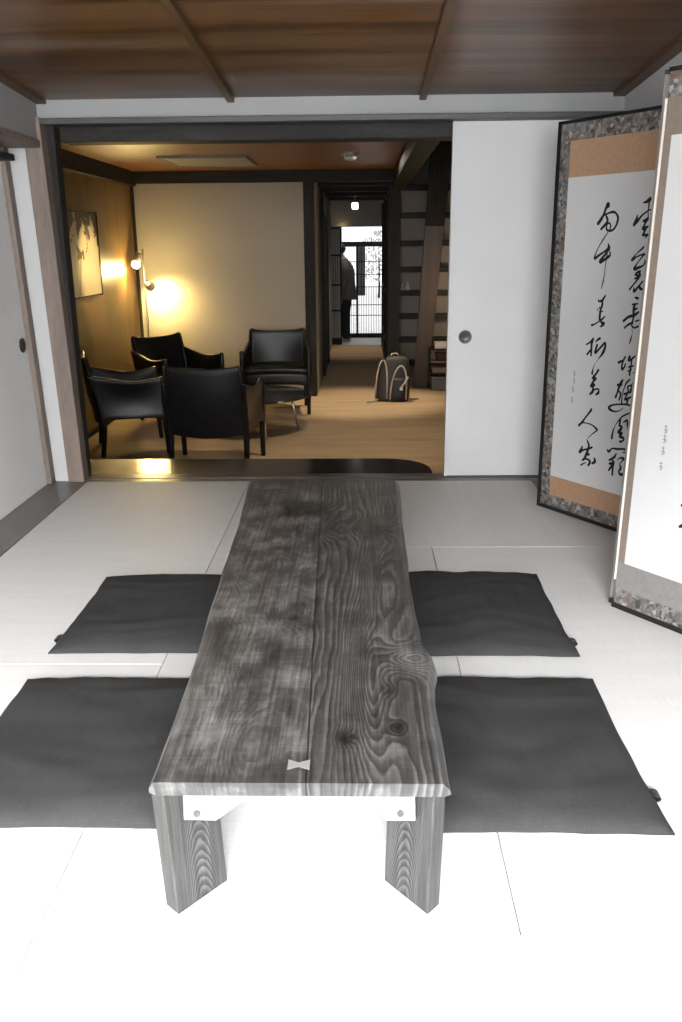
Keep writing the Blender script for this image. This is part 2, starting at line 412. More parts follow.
# left wall: it leans out a little; plaster above, sliding doors below
zl = lambda y: ceil_z(y)
XU = -1.385                                     # upper plaster wall
def lean(mb, x0, x1, y0, y1, z0, z1, k=-.036):
    return mb.hexa([(x0 + k * z0, y0, z0), (x1 + k * z0, y0, z0), (x1 + k * z0, y1, z0), (x0 + k * z0, y1, z0), (x0 + k * z1, y0, z1), (x1 + k * z1, y0, z1), (x1 + k * z1, y1, z1), (x0 + k * z1, y1, z1)])
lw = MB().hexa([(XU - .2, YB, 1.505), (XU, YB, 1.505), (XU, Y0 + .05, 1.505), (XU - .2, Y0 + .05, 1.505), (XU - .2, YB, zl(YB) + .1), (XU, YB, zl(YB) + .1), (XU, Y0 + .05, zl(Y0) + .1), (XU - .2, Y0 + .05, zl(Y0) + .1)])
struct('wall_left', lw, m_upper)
lo_ = lean(MB(), XL + .02, -1.37, Y0 + .012, Y0 + .13, 0, 1.495)
lean(lo_, XL - .2, XL - .045, YB, Y0 + .1, -.06, 1.5); lo_.box(XL - .2, XL, YB, Y0, -.06, -.001)
struct('wall_left.001', lo_, m_plaster)
struct('trim_4', MB().box(XU - .2, XU + .012, YB, Y0 - .002, 1.478, 1.511), m_post, bevel=.004)    # wooden rail over the left doors
struct('trim_5', MB().box(XU - .2, XL + .01, YB, Y0 - .04, 1.424, 1.450), m_darkv, bevel=.002)     # dark track under it
def side_door(name, y0, y1):
    mb = lean(MB(), XL - .03, XL, y0, y1, .002, 1.43)
    o = mb.build(name, m_leftdoor); o['kind'] = 'structure'
    return o
d1 = side_door('door_1', 2.75, 3.985)
lean(MB(), XL - .034, XL + .024, 3.985, Y0 - .004, .002, 1.478).build('door_stile', m_post, d1, bevel=.003)
MB().lathe([(.0, .0), (.03, .0), (.033, .004), (.027, .006), (.024, .002), (.0, .001)], (XL - .022, 3.925, .655), 24, 'X').build('door_pull', m_blackiron, d1, smooth=True, props={'label': 'black iron pull'})
d2 = side_door('door_2', 1.0, 2.74)
lean(MB(), XL - .034, XL + .01, 2.71, 2.745, .002, 1.43).build('door_stile', m_post, d2, bevel=.003)
# corner post and beams over the opening
struct('trim_6', lean(MB(), -1.400, -1.3235, Y0, Y0 + .08, -.06, 1.6, -.029), m_post, bevel=.004)
struct('trim_6.001', MB().box(-1.42, -1.332, Y0 + .07, Y0 + .15, -.06, 1.6), m_darkv, bevel=.004)
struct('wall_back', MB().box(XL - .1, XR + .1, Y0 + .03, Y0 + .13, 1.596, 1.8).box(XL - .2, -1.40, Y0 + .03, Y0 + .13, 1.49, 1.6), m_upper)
struct('trim_7', MB().box(-1.402, XR, Y0 + .005, Y0 + .11, 1.572, 1.5955), m_lintel, bevel=.003)
struct('trim_8', MB().box(-1.325, 1.3, Y0 + .125, Y0 + .26, 1.512, 1.66), m_dark, bevel=.006)
# sliding door panel on the right of the opening
d3 = MB().box(.394, 1.3, 4.117, 4.145, .004, 1.575).build('door_3', m_paperdoor, bevel=.002); d3['kind'] = 'structure'
MB().box(.393, .405, 4.112, 4.15, .002, 1.577).build('door_edge', m_paperdoor, d3, bevel=.002)
MB().lathe([(.0, .001), (.024, .001), (.0265, -.004), (.0305, -.004), (.0305, .0), (.0, .0)], (.473, 4.1165, .660), 28, 'Y').build('door_pull', m_pullgrey, d3, smooth=True, props={'label': 'round dark grey door pull'})
# right wall, ceiling, wall behind the camera with its wide garden window
rw = MB().hexa([(XR, YB, -.06), (XR + .1, YB, -.06), (XR + .1, Y0 + .15, -.06), (XR, Y0 + .15, -.06), (XR, YB, zl(YB) + .1), (XR + .1, YB, zl(YB) + .1), (XR + .1, Y0 + .15, zl(Y0) + .1), (XR, Y0 + .15, zl(Y0) + .1)])
struct('wall_right', rw, m_plaster)
ce = MB().hexa([(XL - .1, YB, zl(YB)), (XR + .1, YB, zl(YB)), (XR + .1, Y0 + .06, zl(Y0 + .06)), (XL - .1, Y0 + .06, zl(Y0 + .06)),
                (XL - .1, YB, zl(YB) + .05), (XR + .1, YB, zl(YB) + .05), (XR + .1, Y0 + .06, zl(Y0 + .06) + .05), (XL - .1, Y0 + .06, zl(Y0 + .06) + .05)])
struct('ceiling', ce, m_ceil)
def batten(name, x0, x1, h, y1=Y0 + .06):
    b = MB().hexa([(x0, YB, zl(YB) - h), (x1, YB, zl(YB) - h), (x1, y1, zl(y1) - h), (x0, y1, zl(y1) - h), (x0, YB, zl(YB) + .01), (x1, YB, zl(YB) + .01), (x1, y1, zl(y1) + .01), (x0, y1, zl(y1) + .01)])
    return struct(name, b, m_batten, bevel=.002)
batten('trim_9', -.568, -.538, .02); batten('trim_10', .243, .273, .02)
batten('trim_11', XU, XU + .045, .016); batten('trim_12', XR - .05, XR, .016)
zt = zl(YB) + .1
WT = 1.93
wb = MB().box(XL - .2, XR + .1, YB - .12, YB, WT, zt).box(XL - .2, XL + .12, YB - .12, YB, -.06, WT).box(XR - .12, XR + .1, YB - .12, YB, -.06, WT)
struct('wall_front', wb, m_plaster)
wf = MB().box(XL + .12, XR - .12, YB - .1, YB - .04, WT - .04, WT).box(XL + .12, XR - .12, YB - .1, YB - .04, -.05, .02)
for x in (XL + .12, -.21, XR - .17): wf.box(x, x + .04, YB - .1, YB - .04, .02, WT - .04)
struct('window_1', wf, m_strip)

# ------------------------------------------------------------------ lounge and corridor shell
struct('floor.002', MB().box(LX - .1, 1.7, 4.17, 13.38, D - .1, D).box(LX - .1, 1.7, 4.14, 4.17, D - .1, -.06), m_carpet)
struct('floor.003', MB().box(-.9, .9, 13.38, 15.4, D - .16, -.425), m_stone)
struct('wall_left.002', MB().box(LX - .1, LX, 4.16, LY + .1, D, 1.8), m_wallwood)
struct('wall_back.001', MB().box(LX, -.53, LY, LY + .1, D, 1.8), m_lounge)
struct('trim_13', MB().box(-.545, -.447, LY - .02, LY + .12, D, 1.75), m_darkv, bevel=.004)
struct('trim_14', MB().box(LX, LX + .05, 4.3, LY, 1.61, 1.735), m_dark)
struct('trim_15', MB().box(LX, .40, LY - .05, LY + .06, 1.63, 1.735), m_dark)
struct('trim_16', MB().box(LX, LX + .025, LY - .025, LY, D, 1.65), m_darkv)
struct('baseboard_left', MB().box(LX, LX + .015, 4.3, LY, D, D + .04), m_darkv)
struct('ceiling.001', MB().box(LX - .1, .31, 4.16, LY + .05, 1.735, 1.8), m_lceil)
struct('trim_17', MB().box(.30, .43, 4.3, 9.3, 1.60, 1.80), m_dark, bevel=.006)         # beam running back along the stair well
struct('ceiling.002', MB().box(.31, 1.8, 4.1, 13.5, 2.3, 2.4).box(.31, .42, 4.1, 13.5, 1.78, 2.3), m_dark)
struct('wall_right.001', MB().box(1.6, 1.7, 4.14, 13.5, D, 2.4), m_hall)
struct('wall_right.002', MB().box(XR + .1, 1.7, 4.04, 4.16, D, 2.4).box(.2, XR + .12, 4.18, 4.3, 1.66, 2.4), m_hall)
struct('wall_back.002', MB().box(.33, 1.7, 9.85, 9.95, D, 2.4), m_hall)
# corridor
struct('wall_left.003', MB().box(CXL - .1, CXL, LY + .12, 13.38, D, 1.8), m_lounge)
struct('trim_18', MB().box(CXL - .02, CXL + .03, 10.1, 10.3, D, 1.7).box(CXL - .02, CXL + .03, 11.3, 11.5, D, 1.7).box(CXL - .02, CXL + .02, 10.3, 11.3, D, 1.62), m_darkv)
struct('wall_right.003', MB().box(CXR + .005, CXR + .06, 9.32, 13.38, D, 1.8), m_hall)
struct('trim_19', MB().box(.262, .384, 9.16, 9.31, D, 1.62), m_darkv, bevel=.004)
hall = MB()
for y in (10.6, 11.9, 13.1): hall.box(CXR - .03, CXR + .005, y, y + .1, D, 1.62)
hall.box(CXR - .025, CXR + .005, 10.7, 13.1, -.1, -.06).box(CXR - .025, CXR + .005, 10.7, 13.1, .5, .54).box(CXR - .025, CXR + .005, 10.7, 13.1, D, D + .08)
struct('trim_20', hall, m_darkv)
struct('ceiling.003', MB().box(CXL - .1, CXR + .1, LY + .05, 13.5, 1.76, 1.85), m_dark)
jo = 0
for y in (9.5, 10.5, 11.5, 12.5):
    struct('trim_21' if not jo else 'trim_21.%03d' % jo, MB().box(CXL, CXR, y, y + .13, 1.64, 1.77), m_dark, bevel=.004); jo += 1
struct('wall_back.003', MB().box(CXL - .6, CXR + .6, 13.40, 13.46, 1.325, 1.85), m_hall)
# entry hall
struct('wall_left.004', MB().box(-.85, -.78, 13.38, 15.4, -.425, 1.9).box(-.85, -.34, 15.0, 15.06, -.425, 1.9).box(-.8, CXL - .02, 13.38, 13.46, D, 1.4), m_hall)
struct('wall_right.004', MB().box(.36, .43, 13.38, 15.4, -.425, 1.9), m_hall)
struct('ceiling.004', MB().box(-.9, .45, 13.46, 15.1, 1.8, 1.9).box(-.4, .4, 15.0, 15.06, 1.375, 1.85), m_hall)
# lattice street door with its transom
fr = MB()
fr.box(-.345, .345, 14.98, 15.06, 1.345, 1.38).box(-.345, .345, 14.98, 15.06, 1.035, 1.115)
fr.box(-.352, -.325, 14.98, 15.06, -.425, 1.38).box(.33, .365, 14.98, 15.06, -.425, 1.38).box(-.33, .34, 14.99, 15.05, -.425, -.355).box(-.095, -.065, 14.99, 15.05, -.4, 1.04)
d4 = fr.build('door_4', m_darkv); d4['kind'] = 'structure'
la = MB()
n = 24
for i in range(n):
    x = -.31 + .64 * i / (n - 1); la.box(x - .0045, x + .0045, 15.005, 15.025, -.36, 1.04)
for i in range(20):
    x = -.315 + .65 * i / 19; la.box(x - .0045, x + .0045, 15.005, 15.025, 1.11, 1.35)
for z in (-.06, .11, .4, .6, .8): la.box(-.33, .335, 15.012, 15.03, z - .006, z + .006)
la.build('door_lattice', m_darkv, d4)
# screened door leaf at the end of the corridor
m_shoji = plain('grey_screen_paper', (.33, .33, .33), rough=.9, var=.05)
d5 = MB().box(-.455, -.315, 13.425, 13.435, D + .02, 1.30).build('door_5', m_shoji); d5['kind'] = 'structure'
kb = MB().box(-.46, -.31, 13.41, 13.45, 1.285, 1.32).box(-.46, -.31, 13.41, 13.45, D, D + .1).box(-.32, -.298, 13.41, 13.45, D, 1.32).box(-.47, -.45, 13.41, 13.45, D, 1.32)
for z in (.13, .5, .92): kb.box(-.46, -.31, 13.415, 13.44, z - .012, z + .012)
for x in (-.415, -.385, -.355): kb.box(x - .003, x + .003, 13.418, 13.438, D, 1.3)
kb.build('door_frame', m_darkv, d5)
# outside
struct('ground', MB().box(-9, 9, 15.4, 34, -.6, -.45), plain('pale_paving', (.62, .62, .61), rough=.8))
# low glossy black step along the opening
step = [(-1.95, 4.18), (.345, 4.18)]
for i in range(0, 13):
    a = PI / 2 * i / 12
    step.append((.06 + .285 * math.cos(a) ** .8, 4.225 + .285 * math.sin(a) ** .8))
step.append((-1.95, 4.51))
o = MB().prism(step, lambda x, y, d: (x, y, d), D, -.003).build('entry_step', m_lacquer, bevel=.003)
tag(o, 'glossy black lacquered step with a rounded end, along the opening below the leather chairs', 'step')
struct('wall_front.001', MB().box(LX - .1, -1.404, Y0 + .132, Y0 + .15, D, 1.8), m_lounge)

# ------------------------------------------------------------------ low table
tb = thing('low_table', 'long low wooden table with live edges, in the middle of the tatami', 'table', TO)
ZT = .265
Ls = [(1.194, -.333), (1.25, -.333), (1.37, -.334), (1.52, -.336), (1.62, -.339), (1.70, -.341), (1.92, -.352), (2.2, -.363), (2.55, -.372), (2.8, -.386), (3.05, -.401)]
Rs = [(1.194, .133), (1.25, .131), (1.37, .131), (1.47, .129), (1.54, .133), (1.59, .141), (1.625, .144), (1.66, .141), (1.70, .13), (1.78, .121), (1.92, .117), (2.2, .116), (2.55, .118), (2.8, .122), (3.05, .124)]
def interp(tab, y):
    for (a, b), (c, d) in zip(tab, tab[1:]):
        if a <= y <= c:
            t = (y - a) / (c - a); t = t * t * (3 - 2 * t) * .5 + t * .5; return b + (d - b) * t
    return tab[0][1] if y < tab[0][0] else tab[-1][1]
loops = []
NY = 72
def ring_at(y, ytop, inset=0.0):
    wl = noise.noise(Vector((y * 6, 3.1, 0))) * .003; wr = noise.noise(Vector((y * 6, 9.7, 0))) * .003
    xl, xr = interp(Ls, y) + wl, interp(Rs, y) + wr
    return [(xl + .004, y, .231), (xl - .008, y, .238), (xl - .006, y, .250), (xl + .003, ytop, ZT), (xr - .003 - .006, ytop, ZT), (xr + .002, y, .252), (xr + .007, y, .238), (xr - .004, y, .231)]
y_f, y_b = 1.207, 3.05
loops.append([(x, y_f + .003 - (z - .231) * .44, z) for x, y, z in ring_at(y_f, y_f)])
for k in range(NY + 1):
    y = 1.232 + (y_b - 1.232) * k / NY
    loops.append(ring_at(y, y))
MB().loft(loops).build('tabletop', m_table, tb)
KX, KY = -.1035, 1.246
kp = [(-.0175, -.021), (-.007, 0), (-.0175, .021), (.0175, .021), (.007, 0), (.0175, -.021)]
kp = [(y * .85, x * .85) for x, y in kp]
MB().prism(kp, lambda x, y, d: (KX + x, KY + y, d), ZT - .004, ZT + .0006).build('butterfly_key', m_key, tb, props={'label': 'pale butterfly key inlay'})
def leg(A, B, Cc, lean, yflip=None):
    dx, dy = A[0] - B[0], A[1] - B[1]
    Dd = (Cc[0] + dx, Cc[1] + dy)
    pl = [B, Cc, Dd, A]
    if yflip: pl = [(x, yflip - y) for x, y in pl]
    vs = [(x, y, .0) for x, y in pl] + [(x + lean, y, .232) for x, y in pl]
    o = MB().hexa(vs).build('leg', m_leg, tb, bevel=.0025)
    me = o.data; uv = me.uv_layers.new(name='UVMap')
    w = Vector(pl[1]) - Vector(pl[0]); L = w.length; w.normalize()
    t_ = Vector(pl[3]) - Vector(pl[0]); t_.normalize()
    off = Vector(TO)
    for p in me.polygons:
        face_n = p.normal
        for li in p.loop_indices:
            c = me.vertices[me.loops[li].vertex_index].co + off
            q = Vector((c.x, c.y)) - Vector(pl[0])
            if abs(face_n.x * w.x + face_n.y * w.y) > .7: u = q.dot(t_) * .3 + .3
            else: u = q.dot(w) - L * .52
            uv.data[li].uv = (u, c.z)
    return o
LA, LB, LC = (-.334, 1.233), (-.308, 1.209), (-.238, 1.294)
RA, RB, RC = (.129, 1.239), (.107, 1.214), (.037, 1.297)
leg(LA, LB, LC, -.011); leg(RA, RB, RC, .006)
leg(LA, LB, LC, -.011, 4.26); leg(RA, RB, RC, .006, 4.26)
for yc, dy in ((1.232, .018), (3.01, .018)):
    ap = [(-.292, .2315), (-.294, .169), (-.240, .168), (-.205, .197), (-.190, .206), (.018, .207), (.022, .199), (.036, .170), (.086, .170), (.084, .2315)]
    o = MB().prism(ap, lambda x, z, d: (x, d, z), yc, yc + dy).build('apron', m_apron, tb, bevel=.0015, props={'label': 'pale bracket with two pegs'})
    for px_, pz in ((-.271, .182), (.061, .185)):
        MB().lathe([(.0, -.002), (.006, -.002), (.006, .004), (0, .004)], (px_, yc, pz), 12, 'Y').build('peg', m_table, o)

# ------------------------------------------------------------------ cushions
def cushion(x0, x1, y0, y1, lab, tagpos, seed, tagside):
    cx, cy = (x0 + x1) / 2, (y0 + y1) / 2
    t = thing('floor_cushion', lab, 'floor cushion', (cx, cy, 0), 0, 'floor cushions beside the low table')
    n = 44; hx, hy = (x1 - x0) / 2, (y1 - y0) / 2
    mb = MB(); vs = []; W = n + 1
    for side in (1, 0):
        for i in range(W):
            for j in range(W):
                u, v = -1 + 2 * i / n, -1 + 2 * j / n
                a = 1 - abs(u) ** 5; b = 1 - abs(v) ** 5
                pin = (1 - .035 * (1 - v * v)) if abs(u) > .6 else 1
                pin2 = (1 - .03 * (1 - u * u)) if abs(v) > .6 else 1
                wob = noise.noise(Vector((u * 3 + seed, v * 3, side * .0))) * .004
                x = cx + hx * (u * (1 - .02 * (1 - v * v) * abs(u) ** 4)) + wob * abs(u) ** 3
                y = cy + hy * (v * (1 - .02 * (1 - u * u) * abs(v) ** 4)) + wob * abs(v) ** 3
                e = max(0, a * b) ** .55
                wr = noise.noise(Vector((u * 1.6 + seed * 3, v * 7 + .8 * math.sin(u * 3 + seed), seed))) * .004 * (.4 + abs(v)) + noise.noise(Vector((u * 2.2 + seed * 3, v * 2.2, seed))) * .006 + noise.noise(Vector((u * 9 + seed, v * 3, 1))) * .0022
                edge = math.exp(-((1 - abs(v)) * 9) ** 2) * .004 * noise.noise(Vector((u * 5, seed, 4)))
                z = (.009 + e * (.034 + wr) + edge) if side else max(.001, .006 * (1 - e))
                vs.append((x, y, z))
    K = W * W; fs = []
    for i in range(n):
        for j in range(n):
            a = i * W + j; fs.append((a, a + W, a + W + 1, a + 1)); fs.append((K + a + 1, K + a + W + 1, K + a + W, K + a))
    rim = [i * W for i in range(W)] + [n * W + j for j in range(1, W)] + [i * W + n for i in range(n - 1, -1, -1)] + [j for j in range(n - 1, 0, -1)]
    for q in range(len(rim)):
        a, b = rim[q], rim[(q + 1) % len(rim)]; fs.append((b, a, K + a, K + b))
    mb.add(vs, fs).build('cover', m_cushion, t, smooth=True)
    if tagpos:
        tx, ty = tagpos; s = tagside
        MB().sheet(lambda u, v: (tx + s * (-.008 + .016 * math.sin(PI * u)), ty - .013 + .026 * v, .012 + .007 * math.cos(PI * u)), 8, 3, .002).build('fabric_loop', m_blackiron, t, props={'label': 'small black fabric loop'})
    return t
cushion(.075, .583, 1.418, 2.034, 'charcoal floor cushion nearer the camera on the folding screen side', (.583, 1.535), 1.3, 1)
cushion(.075, .583, 2.165, 2.782, 'charcoal floor cushion farther from the camera on the folding screen side', (.583, 2.245), 4.1, 1)
cushion(-.862, -.287, 1.424, 2.026, 'charcoal floor cushion nearer the camera on the wooden post side', None, 7.7, -1)
cushion(-.860, -.283, 2.178, 2.756, 'charcoal floor cushion farther from the camera on the wooden post side', (-.858, 2.262), 2.9, -1)

# ------------------------------------------------------------------ folding screen
INK=[[[(271,1200,14.0),(275,1196,10.0),(266,1190,8.0),(256,1167,6.7),(244,1149,9.0),(231,1135,9.0)],[(258,1164,6.0),(280,1171,4.8),(299,1174,6.8),(313,1169,5.1),(323,1157,6.4),(324,1145,6.8),(318,1127,6.0),(306,1113,5.7),(290,1109,5.4),(278,1112,5.6),(273,1120,4.8),(276,1132,4.0),(285,1136,4.8),(293,1127,4.2),(290,1113,4.8)],[(269,1160,6.0),(276,1148,6.7),(273,1138,6.7),(261,1126,7.5),(247,1115,6.0)]],[[(282,1104,2.4),(261,1078,3.6),(243,1053,2.8),(231,1030,3.6),(227,1012,6.7),(246,1023,6.8),(270,1036,5.1),(289,1047,8.0),(288,1065,2.1)],[(288,1065,2.1),(293,1049,8.0),(282,1034,5.4),(267,1016,8.0),(256,1001,11.0),(273,1007,6.7),(292,1018,8.0),(301,1026,5.1),(297,1038,3.6)],[(286,1038,4.5),(284,1010,3.6),(282,987,2.4),(280,953,2.7),(276,928,4.0),(270,904,2.1)]],[[(260,868,2.0),(262,859,4.5),(278,862,7.0),(293,881,4.8)],[(282,862,4.5),(280,843,7.2),(274,828,6.0),(273,815,7.2),(273,793,7.2)],[(259,825,3.2),(264,833,2.1),(270,836,4.0)],[(271,820,6.0),(286,824,3.2)],[(236,769,6.8),(252,775,3.9),(271,786,4.2),(287,796,5.4),(298,806,3.6)],[(279,793,4.5),(285,781,7.2),(296,782,6.0),(292,775,8.0),(279,766,3.6)]],[[(215,695,3.9),(231,703,5.4),(250,719,6.6)],[(249,721,6.0),(243,701,7.2),(243,686,7.2),(244,655,5.6)],[(244,681,6.0),(223,658,6.0)],[(283,724,6.8),(272,718,6.0),(260,708,2.4)],[(271,700,6.0),(266,683,6.8),(264,668,7.6),(278,680,6.0),(296,698,6.4),(308,709,6.4),(311,696,7.2),(304,676,8.4),(295,662,6.8)],[(295,662,6.0),(278,642,1.5),(265,623,1.8),(259,609,3.2),(256,588,7.2)]],[[(286,606,7.2),(275,589,6.0),(263,576,6.8),(276,572,7.2),(266,561,6.8),(254,539,7.6)],[(259,571,6.8),(271,570,6.0)],[(254,539,7.2),(270,548,6.8),(272,543,4.5)],[(264,545,6.0),(267,529,6.8)],[(268,527,8.0),(262,517,8.0),(251,508,4.8)],[(268,527,4.8),(289,534,4.8),(296,530,4.5),(293,519,8.0),(282,510,4.5)]],[[(263,453,4.8),(264,448,7.2),(242,420,4.8),(223,395,6.8),(206,378,6.8)],[(223,393,5.2),(242,394,3.2),(266,393,3.6),(288,386,5.2),(302,377,7.6)],[(302,375,4.5),(287,363,3.6),(268,347,2.1),(257,336,1.6)]],[[(254,332,2.0),(258,323,5.2),(265,313,6.8),(265,296,7.6),(256,273,7.5),(248,253,8.0),(237,244,5.2)],[(232,300,4.0),(229,287,8.0),(219,272,7.2),(240,286,5.2),(264,295,6.0),(284,305,5.6)],[(259,274,10.0),(270,274,8.0)],[(252,254,6.0),(269,252,6.0),(278,245,8.0),(270,229,6.8)],[(232,223,5.2),(245,232,3.6),(258,239,2.0)],[(298,265,4.8),(303,252,8.8),(289,241,6.0)]],[[(460,1217,4.5),(459,1210,11.0),(447,1203,7.5),(433,1200,3.6)],[(458,1206,5.2),(457,1187,4.0),(456,1171,3.0),(458,1154,3.6),(455,1144,9.0),(439,1139,6.0)],[(411,1161,2.1),(408,1144,8.0),(398,1126,6.6),(414,1140,6.8),(430,1157,5.2),(453,1171,3.9),(482,1181,4.2),(495,1181,4.5)],[(466,1163,2.1),(475,1159,5.4),(482,1163,3.0)],[(452,1143,10.0),(446,1127,5.1),(440,1114,8.0),(452,1117,7.5),(462,1121,4.5)],[(452,1117,7.5),(447,1102,6.0),(442,1092,5.4),(457,1093,6.0),(462,1093,6.0),(453,1082,2.4)]],[[(451,1054,4.5),(444,1047,5.2),(418,1027,2.8),(403,1008,7.6),(424,1020,4.0),(457,1029,5.2),(447,1019,4.0),(429,999,3.2),(417,978,8.0),(436,983,6.8),(456,991,4.5),(461,1002,4.5),(460,1011,1.8)],[(445,971,5.4),(430,965,6.0),(423,956,4.5)],[(440,969,6.0),(442,955,8.0),(422,944,3.9)],[(424,958,5.1),(447,955,5.1)],[(440,949,7.2),(426,932,4.5),(403,906,5.1)],[(423,914,3.2),(424,900,6.8),(441,917,5.2),(459,937,3.9)],[(445,921,6.8),(452,911,7.2),(468,909,6.0)]],[[(431,880,4.5),(445,877,7.2)],[(421,855,4.5),(446,859,3.9)],[(433,857,7.2),(430,838,7.5),(445,843,3.9)],[(429,840,7.5),(431,809,5.4),(428,788,6.0)],[(387,794,7.2),(408,810,6.8),(434,818,8.0),(454,831,4.5)],[(394,770,5.1),(411,783,6.0),(429,791,7.2)],[(426,782,4.8),(436,774,4.5),(452,778,5.2),(467,789,6.0),(471,799,5.1),(460,802,4.4),(442,797,4.0)],[(430,770,2.0),(432,751,1.5),(428,732,4.4),(424,717,3.2)]],[[(409,668,5.1),(402,653,5.2),(397,637,5.4),(399,620,6.0),(409,630,5.2),(413,643,3.9)],[(380,643,7.2),(397,652,5.4)],[(430,671,7.2),(427,655,6.6),(447,668,5.2),(463,682,4.2)],[(440,659,5.2),(439,637,4.5),(437,620,6.0),(436,603,5.2)],[(429,632,4.8),(450,639,4.8)],[(427,617,4.0),(443,625,3.9)],[(451,613,3.0),(465,622,6.0),(457,627,2.8)]],[[(407,583,4.8),(398,567,9.2),(391,551,7.2),(386,532,5.4),(379,514,6.8)],[(384,561,7.2),(406,564,3.6)],[(392,538,4.8),(402,530,5.6),(397,505,4.5)],[(441,589,3.3),(428,577,5.2),(420,563,4.0),(410,529,2.8),(411,494,5.2)],[(454,576,5.2),(451,560,6.0),(445,540,6.8)],[(433,562,4.5),(452,569,4.5)],[(432,560,5.2),(436,541,4.5),(418,530,5.2)],[(418,532,4.5),(447,543,5.2)],[(434,534,4.5),(424,511,5.4),(444,521,5.2),(465,531,7.2)],[(439,520,6.0),(434,495,5.2)],[(481,485,3.6),(464,490,4.0),(447,494,5.2),(425,494,4.8),(386,488,4.4),(361,480,5.6),(352,470,8.0),(363,463,6.8),(383,461,4.0),(405,468,2.8),(421,480,1.6)]],[[(481,478,3.6),(466,471,3.3),(445,462,4.4),(421,449,4.4),(404,431,3.6),(389,408,2.1),(380,384,4.8),(377,357,7.2)],[(411,437,6.0),(410,414,6.0),(423,407,3.9),(411,390,8.0),(424,383,6.8)],[(427,426,4.0),(442,437,6.0),(447,418,6.4),(453,401,5.2),(461,385,2.8)],[(406,411,4.8),(421,407,6.8),(407,385,8.8),(425,387,4.8),(415,372,8.0),(432,368,6.8),(433,359,4.5),(417,351,6.8)]],[[(360,310,4.8),(368,304,6.8),(384,319,4.4),(406,321,6.0),(440,327,5.6),(456,321,7.2),(436,313,2.8)],[(405,303,3.9),(396,287,6.8),(373,271,5.6)],[(382,276,4.0),(399,271,4.0)],[(375,257,6.0),(395,266,7.2),(393,252,7.2),(394,217,6.0)],[(390,256,8.0),(374,231,5.1)],[(412,279,2.0),(424,290,4.0),(441,291,8.0),(435,279,3.2),(425,267,3.0),(432,253,6.8),(424,237,5.1),(433,228,8.0),(455,233,10.0)]]]
INKB=[[[(197,368,6.2),(206,368,7.5),(218,372,4.2)],[(207,334,3.3),(222,341,5.7)],[(198,306,5.0),(210,313,7.5),(227,324,7.5)]]]
SH = 1.505
scr = thing('folding_screen', 'tall folding screen of brushed calligraphy on white paper, standing along the plain wall', 'folding screen', (.92, 3.0, 0))
def stroke(mb, pts, to3, eps):
    # smooth brush line of changing width as a thin raised ribbon
    P = [Vector((a, b, c)) for a, b, c in pts]; Q = []
    for i in range(len(P) - 1):
        p0, p1, p2, p3 = P[max(0, i - 1)], P[i], P[i + 1], P[min(len(P) - 1, i + 2)]
        for k in range(5):
            t = k / 5
            Q.append(.5 * ((2 * p1) + (p2 - p0) * t + (2 * p0 - 5 * p1 + 4 * p2 - p3) * t * t + (3 * p1 - p0 - 3 * p2 + p3) * t ** 3))
    Q.append(P[-1])
    e0 = (Q[0] - Q[1]); e1 = (Q[-1] - Q[-2])
    def cap(e, q):
        d = Vector((e.x, e.y, 0)); d = d.normalized() * q.z * .33 if d.length > 1e-6 else d
        return Vector((q.x + d.x, q.y + d.y, q.z * .5))
    Q = [cap(e0, Q[0])] + Q + [cap(e1, Q[-1])]
    L = []; R = []
    for i, q in enumerate(Q):
        d = Q[min(len(Q) - 1, i + 1)] - Q[max(0, i - 1)]; d.z = 0
        if d.length < 1e-6: d = Vector((0, 1, 0))
        d.normalize(); nrm = Vector((-d.y, d.x, 0)) * max(.6, q.z) / 2
        L.append(q + nrm); R.append(q - nrm)
    vs = [to3(p.x / 1000, p.y / 1000, eps) for p in L] + [to3(p.x / 1000, p.y / 1000, eps) for p in R]
    n = len(L)
    mb.add(vs, [(i, i + 1, n + i + 1, n + i) for i in range(n - 1)])
